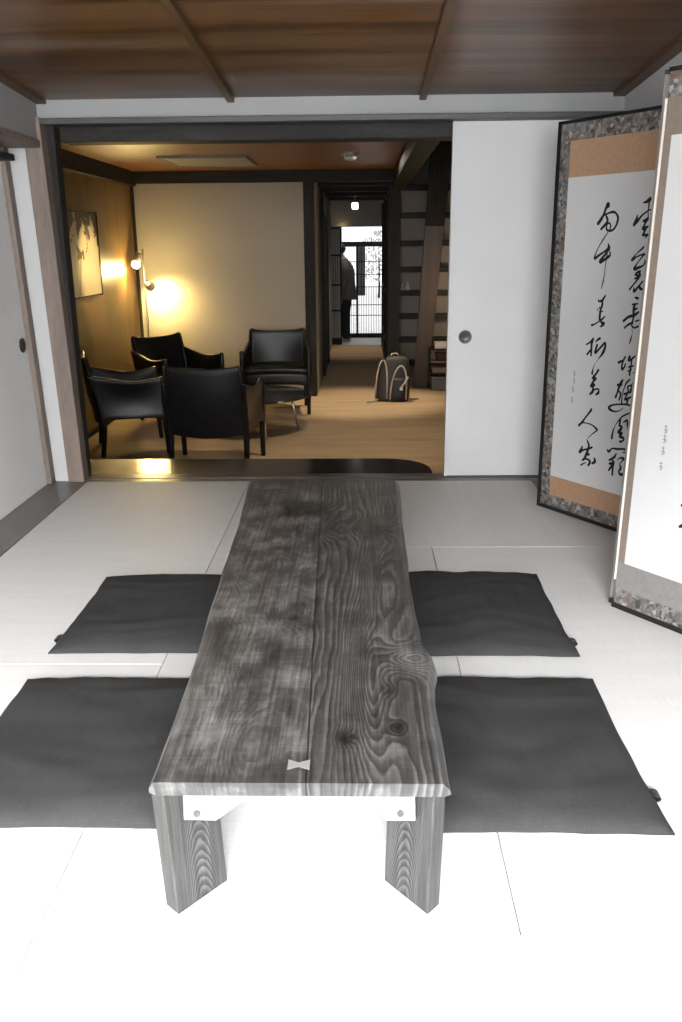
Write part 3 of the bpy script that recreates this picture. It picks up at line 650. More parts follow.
def panel(p, q, kind, chars=(), sig=(), near=(0, 0), far=(0, 0)):
    p = Vector(p); q = Vector(q); d = (q - p); W = d.length; d.normalize(); nr = Vector((d.y, -d.x))       # nr: which side faces the viewer
    if nr.dot(-p) < 0: nr = -nr
    n0, n1 = Vector(near), Vector(far)                # how far the top of each end leans out of plumb
    def to3(u, z, e): r = p + d * u + nr * e + (n0 * (1 - u / W) + n1 * (u / W)) * (z / SH); return (r.x, r.y, z)
    def slab(u0, u1, z0, z1, e0, e1):
        return MB().hexa([to3(u0, z0, e0), to3(u1, z0, e0), to3(u1, z0, e1), to3(u0, z0, e1), to3(u0, z1, e0), to3(u1, z1, e0), to3(u1, z1, e1), to3(u0, z1, e1)])
    core = slab(.002, W - .002, .006, SH - .004, -.02, -.003).build('panel', m_greige, scr)
    first, last = kind == 'first', kind == 'last'
    def piece(name, mat, lab, *a): slab(*a).build(name, mat, core, props={'label': lab})
    LF, LB, LS = 'black lacquer frame', 'mottled grey brocade border', 'plain brown silk mount'
    piece('lacquer_frame', m_blackframe, LF, 0, W, 0, .016, -.022, .003); piece('lacquer_frame', m_blackframe, LF, 0, W, SH - .012, SH, -.022, .003)
    if first: piece('lacquer_frame', m_blackframe, LF, 0, .017, .0155, SH - .0115, -.022, .003)
    if last: piece('lacquer_frame', m_blackframe, LF, W - .012, W, .0155, SH - .0115, -.022, .003)
    u0, u1 = (.068 if first else .029), W - (.068 if last else .03)
    piece('brocade_border', m_brocade, LB, .004, W - .004, .015, .066, -.004, 0); piece('brocade_border', m_brocade, LB, .004, W - .004, 1.43, SH - .011, -.004, 0)
    if first: piece('brocade_border', m_brocade, LB, .0165, .068, .065, 1.431, -.004, 0)
    if last: piece('brocade_border', m_brocade, LB, W - .068, W - .011, .065, 1.431, -.004, 0)
    sm = m_ochre if first else m_taupe
    zt0 = 1.303 if first else 1.338
    piece('silk_mount', sm if first else m_greige, LS if first else 'plain grey silk mount', u0 if first else .005, u1 if last else W - .004, .064, .147, -.003, .001)
    piece('silk_mount', sm, LS, u0 if first else .005, u1 if last else W - .004, zt0, 1.432, -.003, .001)
    if not first: piece('silk_mount', sm, LS, .005, u0 + .001, .1468, zt0 + .0002, -.003, .001)
    if not last: piece('silk_mount', sm, LS, u1 - .001, W - .004, .1468, zt0 + .0002, -.003, .001)
    slab(u0, u1, .1465, zt0 + .0005, -.003, .0012).build('paper', m_paper, core)
    if not first: piece('edge_trim', m_gold, 'pale edge strip', -.001, .0045, .09, 1.43, -.02, .004)
    for ch in chars:
        mb = MB(); e = .0018
        for st in ch:
            stroke(mb, [(a_, b_, w_ * 1.5) for a_, b_, w_ in st], to3, e); e += .00003
        mb.build('ink_character', m_ink, core, props={'label': 'black brushed character'})
    for (u, z) in sig:
        mb = MB(); U, Z = u * 1000, z * 1000
        for st in ([(u_, z_, w_ * 1.7) for u_, z_, w_ in q_] for q_ in ([(U - 4, Z + 8, 1.4), (U + 4, Z + 9, 1.6)], [(U, Z + 13, 1.2), (U + 1, Z, 1.8), (U - 1, Z - 12, 1.4)], [(U - 5, Z - 2, 1.3), (U + 5, Z, 1.3), (U + 4, Z - 9, 1.6)])):
            stroke(mb, st, to3, .0018)
        mb.build('signature_character', m_paleink, core, props={'label': 'small pale signature character'})
A0 = Vector((.745, 3.626)); dA = Vector((.245, -.382)).normalized(); A1 = A0 + dA * .625
B0 = Vector((.766, 2.528)); dB = Vector((.143, -.203)).normalized(); B1 = B0 + dB * .565
panel(A0, A1, 'first', INK, [(.164, .577), (.165, .549), (.162, .516), (.16, .474)])
hm = (B0 - A1).normalized()
LB_ = Vector((.817, .576)) * .047
panel(A1 + hm * .008, B0 - hm * .010 + Vector((.012, .012)), 'middle', near=(0, 0), far=LB_)
panel(B0, B1, 'middle', [[st] for ch in INKB for st in ch], [(.117, .568), (.117, .541), (.116, .507), (.115, .463)], LB_, LB_)

# ------------------------------------------------------------------ leather armchairs
def make_chair():
    t = thing('leather_armchair', '', 'armchair', (0, 0, D), 0, 'black leather armchairs')
    HB = .70; ZA = .565; ZS = .27
    fx, fy, bx, by = .285, .215, .255, -.215
    for s in (-1, 1):
        MB().tube([(s * fx, fy + .012, 0), (s * fx, fy, .2), (s * (fx + .006), fy - .002, .4), (s * (fx + .008), fy - .004, ZA - .004)], [.017, .019, .021, .019], 8, True).build('leg', m_leather, t, local=True, bevel=.006, smooth=True)
        MB().tube([(s * bx, by - .02, 0), (s * bx, by, .2), (s * bx, by - .012, .34), (s * (bx - .004), by - .05, .52), (s * (bx - .01), by - .095, HB)], [.017, .02, .022, .02, .014], 8, True).build('leg', m_leather, t, local=True, bevel=.006, smooth=True)
        def arm(u, v, s=s):
            y = (by - .02) + (fy + .01 - (by - .02)) * u
            top = ZA - .035 * math.sin(PI * u) + (.03 * (1 - u) ** 3)
            bot = ZS - .05 * (abs(2 * u - 1) ** 8)
            z = bot + (top - bot) * v
            x = (bx + (fx - bx) * u) + .006 - .022 * math.sin(PI * u) * math.sin(PI * min(1, v * 1.0)) + .012 * math.sin(PI * u) * v
            if u < .25: y -= .11 * (1 - u / .25) * max(0, (z - .34) / .36)
            return (s * x, y, z)
        MB().sheet(arm, 16, 8, .03).build('armrest', m_leather, t, local=True, smooth=True, bevel=.008)
    def back(u, v):
        a = 2 * u - 1
        top = HB - .012 * (1 - a * a) + .012 * a ** 6; bot = .25 - .025 * (1 - a * a)
        z = bot + (top - bot) * v
        w = bx - .012 * v
        return (a * w, by - .012 - .085 * max(0, (z - .3) / .4) - .04 * (1 - a * a) * math.sin(PI * min(1, .25 + .7 * v)), z)
    MB().sheet(back, 16, 10, .026).build('backrest', m_leather, t, local=True, smooth=True, bevel=.008)
    def seat(u, v):
        x = (2 * u - 1); y = by + (fy - by + .02) * v
        return (x * (bx - .005 + (fx - bx) * v), y, .385 + .012 * (1 - x * x) - .01 * (1 - v) - .012 * max(0, v - .85) / .15)
    MB().sheet(seat, 12, 10, .06).build('seat', m_leather, t, local=True, smooth=True, bevel=.012)
    def rail(u, v):
        x = 2 * u - 1
        return (x * fx, fy, .265 - .02 * (1 - x * x) * 0 + .11 * v - (.03 * abs(x) ** 8) * (1 - v))
    MB().sheet(rail, 12, 3, .022).build('front_apron', m_leather, t, local=True, smooth=True, bevel=.006)
    return t
def copy_tree(o, parent=None):
    c = o.copy(); C.objects.link(c)
    if parent is not None: c.parent = parent
    for ch in list(o.children): copy_tree(ch, c)
    return c
ch0 = make_chair()
spots = [((-1.005, 5.94), (.06, 1), 'black leather armchair seen from behind, closest to the opening'),
         ((-1.70, 6.42), (.95, .31), 'black leather armchair seen from its side, in front of the framed picture wall'),
         ((-.765, 7.95), (.05, -1), 'black leather armchair facing the camera, against the pale wall beside the corridor'),
         ((-1.56, 7.55), (.74, -.67), 'black leather armchair in the corner under the lit floor lamp')]
for i, ((x, y), f, lab) in enumerate(spots):
    o = ch0 if i == 0 else copy_tree(ch0)
    o.location = (x, y, D); o.rotation_euler = (0, 0, math.atan2(-f[0], f[1])); o['label'] = lab

# ------------------------------------------------------------------ glass coffee table
def mat_glass():
    m, nt, b = new_mat('tinted_glass'); b.inputs['Base Color'].default_value = (.12, .125, .125, 1)
    b.inputs['Roughness'].default_value = .04; b.inputs['Transmission Weight'].default_value = .85; b.inputs['IOR'].default_value = 1.45; return m
gt = thing('glass_table', 'low round glass table on thin chrome legs, among the leather armchairs', 'coffee table', (-.86, 6.98, D))
MB().lathe([(0, 0), (.452, 0), (.46, .005), (.452, .012), (0, .012)], (-.86, 6.98, -.072), 48).build('glass_top', mat_glass(), gt)
for a in (20, 110, 200, 290):
    ca, sa = math.cos(math.radians(a)), math.sin(math.radians(a))
    MB().tube([(-.86 + .36 * ca, 6.98 + .36 * sa, D), (-.86 + .3 * ca, 6.98 + .3 * sa, -.072)], .009, 10).build('leg', m_silver, gt, smooth=True)
MB().tube([(-.86 + .3 * math.cos(k * PI / 16), 6.98 + .3 * math.sin(k * PI / 16), -.085) for k in range(33)], .008, 8).build('ring', m_silver, gt, smooth=True)

# ------------------------------------------------------------------ floor lamp
m_bulb = emit('lit_bulb', (1, .8, .48), 14)
PX, PY = -2.015, 8.42
lp = thing('floor_lamp', 'slim metal floor lamp with two lit spot heads, in the corner of the lounge', 'floor lamp', (PX, PY, D))
MB().lathe([(0, 0), (.12, 0), (.12, .012), (.02, .02), (.0, .02)], (PX, PY, D), 28).build('base', m_silver, lp, smooth=False)
MB().tube([(PX, PY, D + .015), (PX, PY, 1.05)], .0075, 10).build('pole', m_silver, lp, smooth=True)
def head(z, dirv, arm):
    dv = Vector(dirv).normalized(); c = Vector((PX, PY, z)) + Vector(arm)
    h = MB().tube([c - dv * .055, c - dv * .045, c + dv * .0, c + dv * .045], [.018, .03, .036, .044], 18).build('lamp_head', m_silver, lp, smooth=True)
    MB().tube([(PX, PY, z), tuple(c - dv * .02)], .006, 8).build('joint', m_silver, h)
    MB().ell(tuple(c + dv * .056), (.04, .04, .04), 14, 10).build('bulb', m_bulb, h, smooth=True, props={'label': 'glowing bulb'})
    return c + dv * .105
h1 = head(.93, (-.2, -.5, -.8), (-.05, -.01, .03))
h2 = head(.72, (.12, .96, -.28), (.03, .03, .0))

# ------------------------------------------------------------------ picture on the lounge wall
def mat_picture():
    m, nt, b = new_mat('ink_wash_picture')
    v = coords(nt); t = nt.nodes.new('ShaderNodeSeparateXYZ'); nt.links.new(v, t.inputs[0])
    yy, zz = t.outputs[1], t.outputs[2]          # local: 0..0.86, 0..0.62
    blob = noise_n(nt, v, 7, 5, .6, .6)
    top = M(nt, 'MULTIPLY', M(nt, 'SUBTRACT', zz, .38), 1.1)
    f = M(nt, 'ADD', blob, top)
    leaf = M(nt, 'GREATER_THAN', f, .63)
    dx = M(nt, 'MULTIPLY', M(nt, 'SUBTRACT', yy, .44), 9); dz = M(nt, 'MULTIPLY', M(nt, 'SUBTRACT', zz, .31), 16)
    q = M(nt, 'ADD', M(nt, 'MULTIPLY', dx, dx), M(nt, 'MULTIPLY', dz, dz)); q = M(nt, 'ADD', q, M(nt, 'MULTIPLY', M(nt, 'SUBTRACT', blob, .45), 9))
    leaf2 = M(nt, 'LESS_THAN', q, .9)
    st = M(nt, 'ADD', M(nt, 'SUBTRACT', yy, .46), M(nt, 'MULTIPLY', M(nt, 'SUBTRACT', zz, .28), -.45))
    st = M(nt, 'ADD', st, M(nt, 'MULTIPLY', M(nt, 'SUBTRACT', blob, .5), .06))
    stem = M(nt, 'MULTIPLY', M(nt, 'LESS_THAN', M(nt, 'ABSOLUTE', st), .022), M(nt, 'LESS_THAN', zz, .3))
    dk = M(nt, 'MAXIMUM', leaf, leaf2)
    col = mix(nt, noise_n(nt, v, 3, 3), (.5, .43, .33), (.64, .57, .46))
    col = mix(nt, M(nt, 'MULTIPLY', stem, .5), col, (.2, .15, .1))
    col = mix(nt, M(nt, 'MULTIPLY', dk, .93), col, (.035, .03, .026))
    nt.links.new(col, b.inputs['Base Color']); b.inputs['Roughness'].default_value = .6; return m
pc = thing('framed_picture', 'ink wash picture of dark leaves on a pale ground, on the wooden lounge wall', 'picture', (LX + .001, 6.47, .70))
MB().box(LX + .002, LX + .03, 6.475, 7.405, .705, 1.325).build('canvas', mat_picture(), pc)
fm = MB().box(LX + .002, LX + .032, 6.46, 7.42, 1.322, 1.328).box(LX + .002, LX + .036, 6.46, 7.42, .701, .708).box(LX + .002, LX + .036, 6.46, 6.477, .694, 1.336).box(LX + .002, LX + .036, 7.403, 7.42, .694, 1.336)
fm.build('frame', m_dark, pc, bevel=.002)

# ------------------------------------------------------------------ ceiling fittings
vt = thing('ceiling_vent', 'flat grey ventilation panel set in the lounge ceiling', 'ceiling vent', (-1.2, 7.65, 1.735))
MB().box(-1.55, -.92, 7.28, 8.03, 1.722, 1.735).build('panel', plain('vent_grey', (.3, .29, .28), rough=.5), vt, bevel=.004)
vf = MB().box(-1.58, -.89, 7.25, 7.28, 1.716, 1.735).box(-1.58, -.89, 8.03, 8.06, 1.716, 1.735).box(-1.58, -1.55, 7.28, 8.03, 1.716, 1.735).box(-.92, -.89, 7.28, 8.03, 1.716, 1.735)
vf.build('frame', plain('vent_frame_grey', (.24, .22, .2), rough=.5), vt)
sd = thing('smoke_detector', 'small white round smoke detector on the lounge ceiling', 'smoke detector', (-.085, 7.15, 1.735))
m_white = plain('white_plastic', (.42, .42, .41), rough=.4)
MB().lathe([(0, 0), (.065, 0), (.065, -.018), (.0, -.018)], (-.085, 7.15, 1.735), 24).build('mounting_ring', m_white, sd, smooth=False)
MB().lathe([(0, -.018), (.05, -.018), (.046, -.045), (.03, -.056), (0, -.056)], (-.085, 7.15, 1.735), 24).build('sensor', m_white, sd, smooth=True)
cl = thing('corridor_lamp', 'small glowing white box lamp under the corridor ceiling', 'ceiling lamp', (-.085, 12.0, 1.76))
MB().box(-.125, -.045, 11.96, 12.04, 1.505, 1.585).build('shade', emit('lit_lamp_shade', (1, .97, .92), 5), cl, bevel=.012)
MB().lathe([(0, 0), (.03, 0), (.03, .06), (.012, .07), (.012, .1756), (0, .1756)], (-.085, 12.0, 1.585), 14).build('stem', m_blackiron, cl)

# ------------------------------------------------------------------ open stair
m_riser = mat_plaster('riser_board', (.2, .178, .16))
stt = thing('staircase', 'dark stair with flat treads and a brown leaning side board, beside the corridor', 'staircase', (.6, 9.3, D))
tz = [(-.14, 9.42), (.106, 9.40), (.348, 9.38), (.586, 9.36), (.821, 9.34), (1.076, 9.32), (1.345, 9.30), (1.605, 9.28)]
for z, y in tz:
    MB().box(.389, 1.15, y, y + .10, z - .028, z + .028).build('tread', m_dark, stt, bevel=.003)
for (z, y), (z2, y2) in zip([(D - .028, 9.46)] + tz, tz):
    MB().hexa([(.389, y + .085, z + .0285), (1.149, y + .085, z + .0285), (1.149, y + .095, z + .0285), (.389, y + .095, z + .0285), (.389, y2 + .085, z2 - .0285), (1.149, y2 + .085, z2 - .0285), (1.149, y2 + .095, z2 - .0285), (.389, y2 + .095, z2 - .0285)]).build('riser', m_riser, stt, props={'label': 'pale grey riser panel'})
def sx(z): return .533 + (z + .42) * .0565
pl = []
def board(zs):
    L = []
    for z in zs:
        w = .146 + (z - D) * .028; y = 9.235 - (z - D) * .028
        L.append([(sx(z), y, z), (sx(z) + w, y, z), (sx(z) + w, y + .05, z), (sx(z), y + .05, z)])
    return MB().loft(L)
board((D, .3, .9, 1.24)).build('side_board', m_string, stt, bevel=.004, props={'label': 'brown leaning side board'})
board((1.241, 1.7, 2.25)).build('side_board', m_darkv, stt, bevel=.004, props={'label': 'darker upper length of the side board'})  # upper length takes a darker material than the lower one
MB().box(1.15, 1.2, 9.22, 9.75, D, 2.25).build('far_board', m_darkv, stt)
t2 = thing('small_figurine', 'tiny white figurine on a stair tread, nearer the dark post', 'ornament', (.42, 9.41, .6145), 0, 'ornaments on the stair tread')
def figurine(x, y, z, s, parent):
    MB().lathe([(0, 0), (.026 * s, 0), (.028 * s, .02 * s), (.016 * s, .035 * s), (.02 * s, .05 * s), (.0, .06 * s)], (x, y, z), 14).build('body', m_white, parent, smooth=True)
    MB().ell((x, y, z + .066 * s), (.015 * s, .015 * s, .015 * s), 10, 8).build('head', m_white, parent, smooth=True)
figurine(.42, 9.41, .6145, .8, t2)
t3 = thing('small_figurine', 'taller white figurine on the same stair tread, nearer the leaning board', 'ornament', (.475, 9.41, .6145), 0, 'ornaments on the stair tread'); figurine(.475, 9.41, .6145, 1.0, t3)

# ------------------------------------------------------------------ low shelf with its things, half hidden by the sliding door
sv = thing('storage_shelf', 'low dark open shelf below the stair, half hidden by the white sliding door', 'shelf', (.96, 9.1, D))
for z in (.04, -.085, -.2):
    MB().box(.70, 1.25, 9.0, 9.2, z, z + .016).build('shelf_board', m_darkv if z != -.085 else m_strip, sv, bevel=.002)
MB().box(1.25, 1.27, 9.0, 9.2, D, .12).build('side_panel', m_darkv, sv); MB().box(.685, .70, 9.14, 9.2, D, .056).build('side_panel', m_darkv, sv)
o = MB().box(.735, 1.0, 9.02, 9.16, .0565, .115).build('card_box', plain('pale_card', (.55, .5, .47), rough=.7), None, bevel=.004); tag(o, 'flat pale box on the top board of the low shelf', 'box')
bk = thing('woven_basket', 'dark brown basket on the middle board of the low shelf', 'basket', (.83, 9.09, -.069))
MB().lathe([(0, 0), (.07, 0), (.09, .05), (.094, .075), (.086, .075), (.08, .05), (.06, .01), (0, .01)], (.83, 9.09, -.069), 24).build('bowl', plain('dark_wicker', (.075, .03, .018), rough=.8, scale=50), bk)
MB().tube([(.83 + .088 * math.cos(k * PI / 10), 9.09, .004 + .03 * math.sin(k * PI / 10)) for k in range(11)], .005, 6).build('handle', m_darkv, bk)
ob = thing('orange_book', 'orange covered book lying on the lowest board of the low shelf', 'book', (.84, 9.09, -.184))
m_or = plain('orange_cover', (.42, .13, .035), rough=.5)
MB().box(.715, .965, 9.012, 9.17, -.184, -.179).box(.715, .965, 9.012, 9.17, -.14, -.135).box(.715, .965, 9.165, 9.17, -.184, -.135).build('cover', m_or, ob, bevel=.001)
MB().box(.719, .961, 9.02, 9.164, -.179, -.14).build('pages', m_apron, ob)
sx_ = thing('storage_box', 'plain grey storage box on the carpet under the low shelf', 'box', (.9, 9.1, D))
MB().box(.715, 1.1, 9.01, 9.19, D, -.245).build('body', plain('grey_fabric', (.13, .13, .13), rough=.9), sx_, bevel=.008)
MB().box(.71, 1.105, 9.005, 9.195, -.245, -.228).build('lid', plain('grey_lid', (.16, .16, .16), rough=.9), sx_, bevel=.004)

# ------------------------------------------------------------------ backpack on the carpet
m_nylon = plain('black_nylon', (.016, .016, .018), rough=.6, scale=40)
m_strap = plain('pale_strap', (.38, .33, .27), rough=.7)
bp = thing('backpack', 'black backpack with pale straps standing on the carpet by the stair', 'backpack', (.285, 8.42, D))
bx_, by_ = .285, 8.44
body = MB(); lo = []
for k in range(13):
    t = k / 12; z = D + .002 + .42 * t
    w = .16 * (1 - .28 * t ** 2.2) * (1 if k else .93); dp = .085 * (1 - .5 * t ** 2) * (1 if k else .93)
    if k == 12: w *= .72; dp *= .6
    cx = bx_ + .005 + .035 * t; cy = by_ + .03 * t
    lo.append([(cx + w * math.copysign(abs(math.cos(a)) ** .6, math.cos(a)), cy + dp * math.copysign(abs(math.sin(a)) ** .6, math.sin(a)), z) for a in [2 * PI * i / 24 for i in range(24)]])
body.loft(lo).build('body', m_nylon, bp, smooth=True)
lo = []
for k in range(7):
    t = k / 6; z = D + .03 + .2 * t; q = math.sin(PI * (.15 + .7 * t)) ** .5
    cx = bx_ + .05 + .02 * t; cy = by_ - .082 + .01 * t
    lo.append([(cx + .075 * q * math.copysign(abs(math.cos(a)) ** .6, math.cos(a)), cy + .03 * q * math.sin(a), z) for a in [2 * PI * i / 18 for i in range(18)]])
MB().loft(lo).build('front_pocket', m_nylon, bp, smooth=True)
def arch(x0, x1, xt, y, h, lean, n=14):
    return [(x0 + (x1 - x0) * (.5 - .5 * math.cos(PI * k / n)) + xt * math.sin(PI * k / n), y + lean * math.sin(PI * k / n), D + .03 + h * math.sin(PI * k / n) ** .75) for k in range(n + 1)]
for pts in (arch(bx_ - .16, bx_ - .05, .02, by_ - .088, .36, .075), arch(bx_ - .02, bx_ + .13, .03, by_ - .125, .31, .06)):
    MB().tube(pts, .0085, 6).build('strap', m_strap, bp, smooth=True, props={'label': 'pale carrying strap'})
MB().tube([(bx_ - .01, by_ + .02, D + .41), (bx_ + .0, by_ + .01, D + .445), (bx_ + .045, by_ + .01, D + .45), (bx_ + .07, by_ + .02, D + .41)], .008, 6).build('handle', m_strap, bp, smooth=True)
bc = MB().tube([(bx_ + .085, by_ - .135, D + .15), (bx_ + .12, by_ - .125, D + .19), (bx_ + .15, by_ - .1, D + .24)], .011, 6)
bc.build('strap_end', plain('grey_webbing', (.42, .41, .4), rough=.7), bp)
MB().box(bx_ + .07, bx_ + .1, by_ - .15, by_ - .135, D + .12, D + .15).build('buckle', m_silver, bp, bevel=.003)
MB().tube([(bx_ - .13, by_ - .09, D + .03), (bx_ - .18, by_ - .1, D + .008), (bx_ - .24, by_ - .14, D + .008)], .007, 6).build('strap', m_strap, bp)

# ------------------------------------------------------------------ person in the entry hall
def skin_mesh(name, verts, edges, radii, mat, parent, sub=2, root=0):
    me = bpy.data.meshes.new(name); off = Vector(parent.location) if parent else Vector((0, 0, 0))
    me.from_pydata([Vector(v) - off for v in verts], edges, [])
    o = bpy.data.objects.new(name, me); C.objects.link(o); me.materials.append(mat)
    o.modifiers.new('skin', 'SKIN'); s_ = o.modifiers.new('sub', 'SUBSURF'); s_.levels = sub; s_.render_levels = sub
    if not me.skin_vertices: me.skin_vertices.new(name='')
    for i, r in enumerate(radii):
        d = me.skin_vertices[0].data[i]; d.radius = (r, r) if not isinstance(r, tuple) else r; d.use_root = (i == root)
    if parent: o.parent = parent
    return o
FZ = -.425
PXc, PYc = -.245, 14.45
pr_ = thing('person', 'person in a grey jacket and black trousers standing with bowed head in the entry hall', 'person', (PXc, PYc, FZ))
def P(x, y, z): return (PXc + x, PYc + y, FZ + z)
m_skin = plain('skin', (.4, .25, .18), rough=.55); m_hair = plain('black_hair', (.012, .011, .01), rough=.5)
m_jacket = plain('grey_jacket', (.1, .1, .1), rough=.9); m_trouser = plain('black_trousers', (.014, .014, .015), rough=.9); m_shoe = plain('pale_shoes', (.4, .39, .38), rough=.6)
# faces -X, head a little forward
V = [P(.0, 0, .78), P(-.01, 0, .95), P(-.02, 0, 1.10), P(-.05, 0, 1.24), P(-.075, 0, 1.30), P(-.105, 0, 1.36), P(-.115, 0, 1.43),
     P(-.01, .075, .74), P(-.015, .08, .43), P(.0, .085, .08), P(-.09, .095, .035), P(-.01, -.075, .74), P(-.015, -.08, .43), P(.0, -.085, .08), P(-.09, -.095, .035),
     P(-.04, .15, 1.21), P(-.01, .19, .97), P(-.08, .19, .76), P(-.04, -.15, 1.21), P(-.01, -.19, .97), P(-.08, -.19, .76)]
E_ = [(0, 1), (1, 2), (2, 3), (3, 4), (4, 5), (5, 6), (0, 7), (7, 8), (8, 9), (9, 10), (0, 11), (11, 12), (12, 13), (13, 14), (3, 15), (15, 16), (16, 17), (3, 18), (18, 19), (19, 20)]
R_ = [.115, .11, .12, .1, .052, .07, .078, .08, .055, .038, .034, .08, .055, .038, .034, .052, .042, .03, .052, .042, .03]
for sgn, base in ((1, 17), (-1, 20)):       # hands: a palm and five separate fingers
    w = Vector(V[base])
    pi0 = len(V); V.append(tuple(w + Vector((-.012, 0, -.075)))); E_.append((base, pi0)); R_.append((.03, .018))
    for k, (dx, ln) in enumerate(((-.027, .06), (-.009, .07), (.009, .066), (.026, .052))):
        i0 = len(V); V.append(tuple(w + Vector((dx - .014, 0, -.11)))); V.append(tuple(w + Vector((dx - .018, -.006 * sgn, -.11 - ln * .55)))); V.append(tuple(w + Vector((dx - .014, -.016 * sgn, -.11 - ln))))
        E_ += [(pi0, i0), (i0, i0 + 1), (i0 + 1, i0 + 2)]; R_ += [.0095, .009, .0075]
    i0 = len(V); V.append(tuple(w + Vector((-.045, -.004 * sgn, -.06)))); V.append(tuple(w + Vector((-.06, -.012 * sgn, -.1)))); E_ += [(pi0, i0), (i0, i0 + 1)]; R_ += [.0105, .0085]
skin_mesh('body', V, E_, R_, m_skin, pr_)
hd = Vector(P(-.118, 0, 1.405))
MB().ell(tuple(hd + Vector((-.088, 0, -.012))), (.017, .012, .02), 10, 8).build('nose', m_skin, pr_, smooth=True)
for s_ in (.03, -.03): MB().ell(tuple(hd + Vector((-.074, s_, .012))), (.012, .012, .008), 10, 8).build('eye', m_hair, pr_, smooth=True)
MB().ell(tuple(hd + Vector((-.074, 0, -.045))), (.012, .022, .006), 10, 8).build('mouth', plain('lips', (.3, .13, .1), rough=.5), pr_, smooth=True)
for s_ in (.078, -.078): MB().ell(tuple(hd + Vector((.005, s_, -.005))), (.018, .008, .03), 10, 8).build('ear', m_skin, pr_, smooth=True)
MB().ell(tuple(hd + Vector((.02, 0, .028))), (.092, .09, .085), 18, 12).build('hair', m_hair, pr_, smooth=True)
# jacket as one shell with its sleeves
jl = []
for z, cx, rx, ry in ((.66, .02, .15, .19), (.7, .02, .15, .19), (.85, .01, .138, .18), (1.0, .0, .135, .185), (1.12, -.01, .135, .195), (1.2, -.03, .12, .19), (1.255, -.05, .095, .15), (1.29, -.065, .07, .085), (1.315, -.075, .062, .066)):
    jl.append([P(cx + rx * math.cos(a), ry * math.sin(a), z) for a in [2 * PI * i / 24 for i in range(24)]])
MB().loft(jl, cap=False).build('jacket', m_jacket, pr_, smooth=True)
for s_ in (1, -1):
    MB().tube([P(-.04, s_ * .15, 1.215), P(-.025, s_ * .185, 1.1), P(-.008, s_ * .2, .96), P(-.05, s_ * .198, .84), P(-.083, s_ * .192, .745)], [.066, .064, .056, .05, .046], 14).build('sleeve', m_jacket, pr_, smooth=True)
    MB().tube([P(-.005, s_ * .07, .80), P(-.008, s_ * .078, .7), P(-.014, s_ * .08, .45), P(-.004, s_ * .085, .1), P(-.008, s_ * .086, .045)], [.1, .098, .076, .062, .062], 14).build('trouser_leg', m_trouser, pr_, smooth=True)
    MB().ell(P(-.05, s_ * .09, .032), (.125, .046, .034), 14, 8, .8).build('shoe', m_shoe, pr_, smooth=True)

# ------------------------------------------------------------------ outside the street door
m_leaf = plain('grey_green_leaves', (.3, .31, .29), rough=.8, var=.3, scale=20)
def shrub(x, y, s, h, seed, lab):
    rnd = random.Random(seed); t = thing('garden_shrub', lab, 'shrub', (x, y, -.45), 0, 'shrubs outside the street door')
    mb = MB()
    for k in range(700):
        a = rnd.uniform(0, 2 * PI); r = s * rnd.random() ** .5; z = -.45 + .25 * h + h * .75 * rnd.random()
        r *= math.sin(PI * min(.98, max(.05, (z + .45) / h * .9 + .1))) ** .5
        c = Vector((x + r * math.cos(a), y + r * math.sin(a), z)); l = rnd.uniform(.03, .07)
        d1_ = Vector((rnd.uniform(-1, 1), rnd.uniform(-1, 1), rnd.uniform(-1, 1))).normalized(); d2_ = d1_.orthogonal().normalized()
        mb.add([c - d1_ * l, c + d2_ * l * .4, c + d1_ * l, c - d2_ * l * .4], [(0, 1, 2, 3)])
    mb.build('foliage', m_leaf, t)
    MB().tube([(x, y, -.45), (x + .03, y, -.1), (x, y, -.45 + h * .6)], [.04, .03, .02], 8).build('stem', m_darkv, t)
shrub(.5, 27.0, .7, 1.9, 3, 'leafy shrub seen through the lattice street door, beside the wooden gate post')
hc = thing('hanging_curtain', 'short grey cloth hanging outside the lattice street door, beside the person', 'curtain', (-.02, 15.2, 1.08))
def cloth(u, v): return (-.09 + .15 * u, 15.2 + .012 * math.sin(u * 14), 1.08 - .83 * v)
MB().sheet(cloth, 24, 6, .004).build('cloth', plain('grey_cloth', (.45, .45, .45), rough=.9), hc, smooth=True)
MB().tube([(-.36, 15.2, 1.09), (.36, 15.2, 1.09)], .01, 8).build('rod', m_darkv, hc)

# ------------------------------------------------------------------ light
w = bpy.data.worlds.new('daylight'); SC.world = w; w.use_nodes = True
bg = w.node_tree.nodes['Background']; bg.inputs[0].default_value = (.97, .985, 1, 1); bg.inputs[1].default_value = 2.0
WARM = (1, .71, .26)
sky = light('AREA', 'garden_daylight', (2.4, -5.6, 3.4), 5200, (.985, .995, 1), shape='RECTANGLE', size=9, size_y=6.4)
sky.rotation_euler = Vector((0, 1, -.25)).to_track_quat('-Z', 'Y').to_euler()
sky2 = light('AREA', 'high_sky_daylight', (1.0, -4.6, 5.0), 21000, (.985, .995, 1), shape='RECTANGLE', size=8, size_y=5.0)
sky2.rotation_euler = Vector((0, 1, -1.2)).to_track_quat('-Z', 'Y').to_euler()
p1 = light('SPOT', 'lamp_spot_down', tuple(h1), 40, WARM, shadow_soft_size=.03, spot_size=math.radians(150), spot_blend=.8); aim(p1, (LX, 7.3, .7))
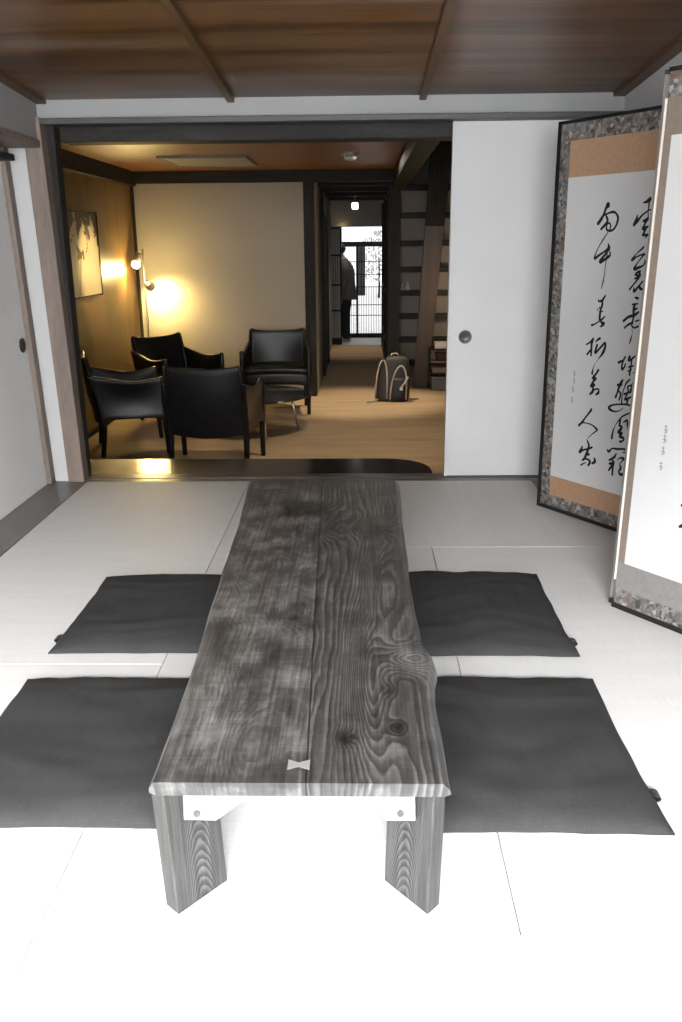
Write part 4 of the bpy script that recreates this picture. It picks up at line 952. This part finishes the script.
p2 = light('SPOT', 'lamp_spot_wall', tuple(h2), 62, WARM, shadow_soft_size=.03, spot_size=math.radians(140), spot_blend=.9); aim(p2, (-1.9, 8.73, .55))
light('POINT', 'lamp_glow', (-1.93, 8.3, .86), 15, WARM, shadow_soft_size=.05)
DW = (1, .78, .52)
for i, (x, y, e, tgt) in enumerate([(-.1, 5.6, 75, (-.35, 6.4, D)), (.0, 8.2, 135, (.0, 8.35, D)), (-.06, 10.0, 6, (-.05, 10.2, D)), (-.05, 12.9, 45, (-.05, 12.6, D))]):
    s_ = light('SPOT', 'ceiling_downlight', (x, y, 1.58), e, DW, shadow_soft_size=.04, spot_size=math.radians(80 if y < 8 else 58), spot_blend=.7); aim(s_, tgt)
light('POINT', 'stair_lamp', (1.05, 8.8, .6), 10, (1, .74, .45), shadow_soft_size=.06)
light('AREA', 'entry_fill_light', (-.1, 14.2, 1.74), 6, (1, .95, .88), (0, 0, 0), shape='RECTANGLE', size=.5, size_y=.7)  # unseen fill added to brighten the person and the entry floor
light('AREA', 'lounge_ceiling_light', (.1, 7.3, 1.70), 5, (1, .9, .78), (0, 0, 0), shape='RECTANGLE', size=.3, size_y=.8)
s_ = light('SPOT', 'picture_fill_spot', (-1.15, 6.7, 1.6), 130, WARM, shadow_soft_size=.03, spot_size=math.radians(34), spot_blend=.8); aim(s_, (LX, 7.2, .86))  # unseen spot added to brighten the picture, which the floor lamp only grazes
light('SPOT', 'entry_uplight', (-.28, 13.36, 1.25), 1.2, WARM, (math.radians(180), 0, 0), shadow_soft_size=.03, spot_size=2.2, spot_blend=.8)

SC.view_settings.view_transform = 'Standard'; SC.view_settings.look = 'None'; SC.view_settings.exposure = 0; SC.view_settings.gamma = 1
SC.view_settings.use_curve_mapping = False
SC.cycles.use_denoising = True; SC.cycles.max_bounces = 8; SC.cycles.diffuse_bounces = 6; SC.cycles.glossy_bounces = 4; SC.cycles.sample_clamp_indirect = 6; SC.cycles.caustics_reflective = False; SC.cycles.caustics_refractive = False
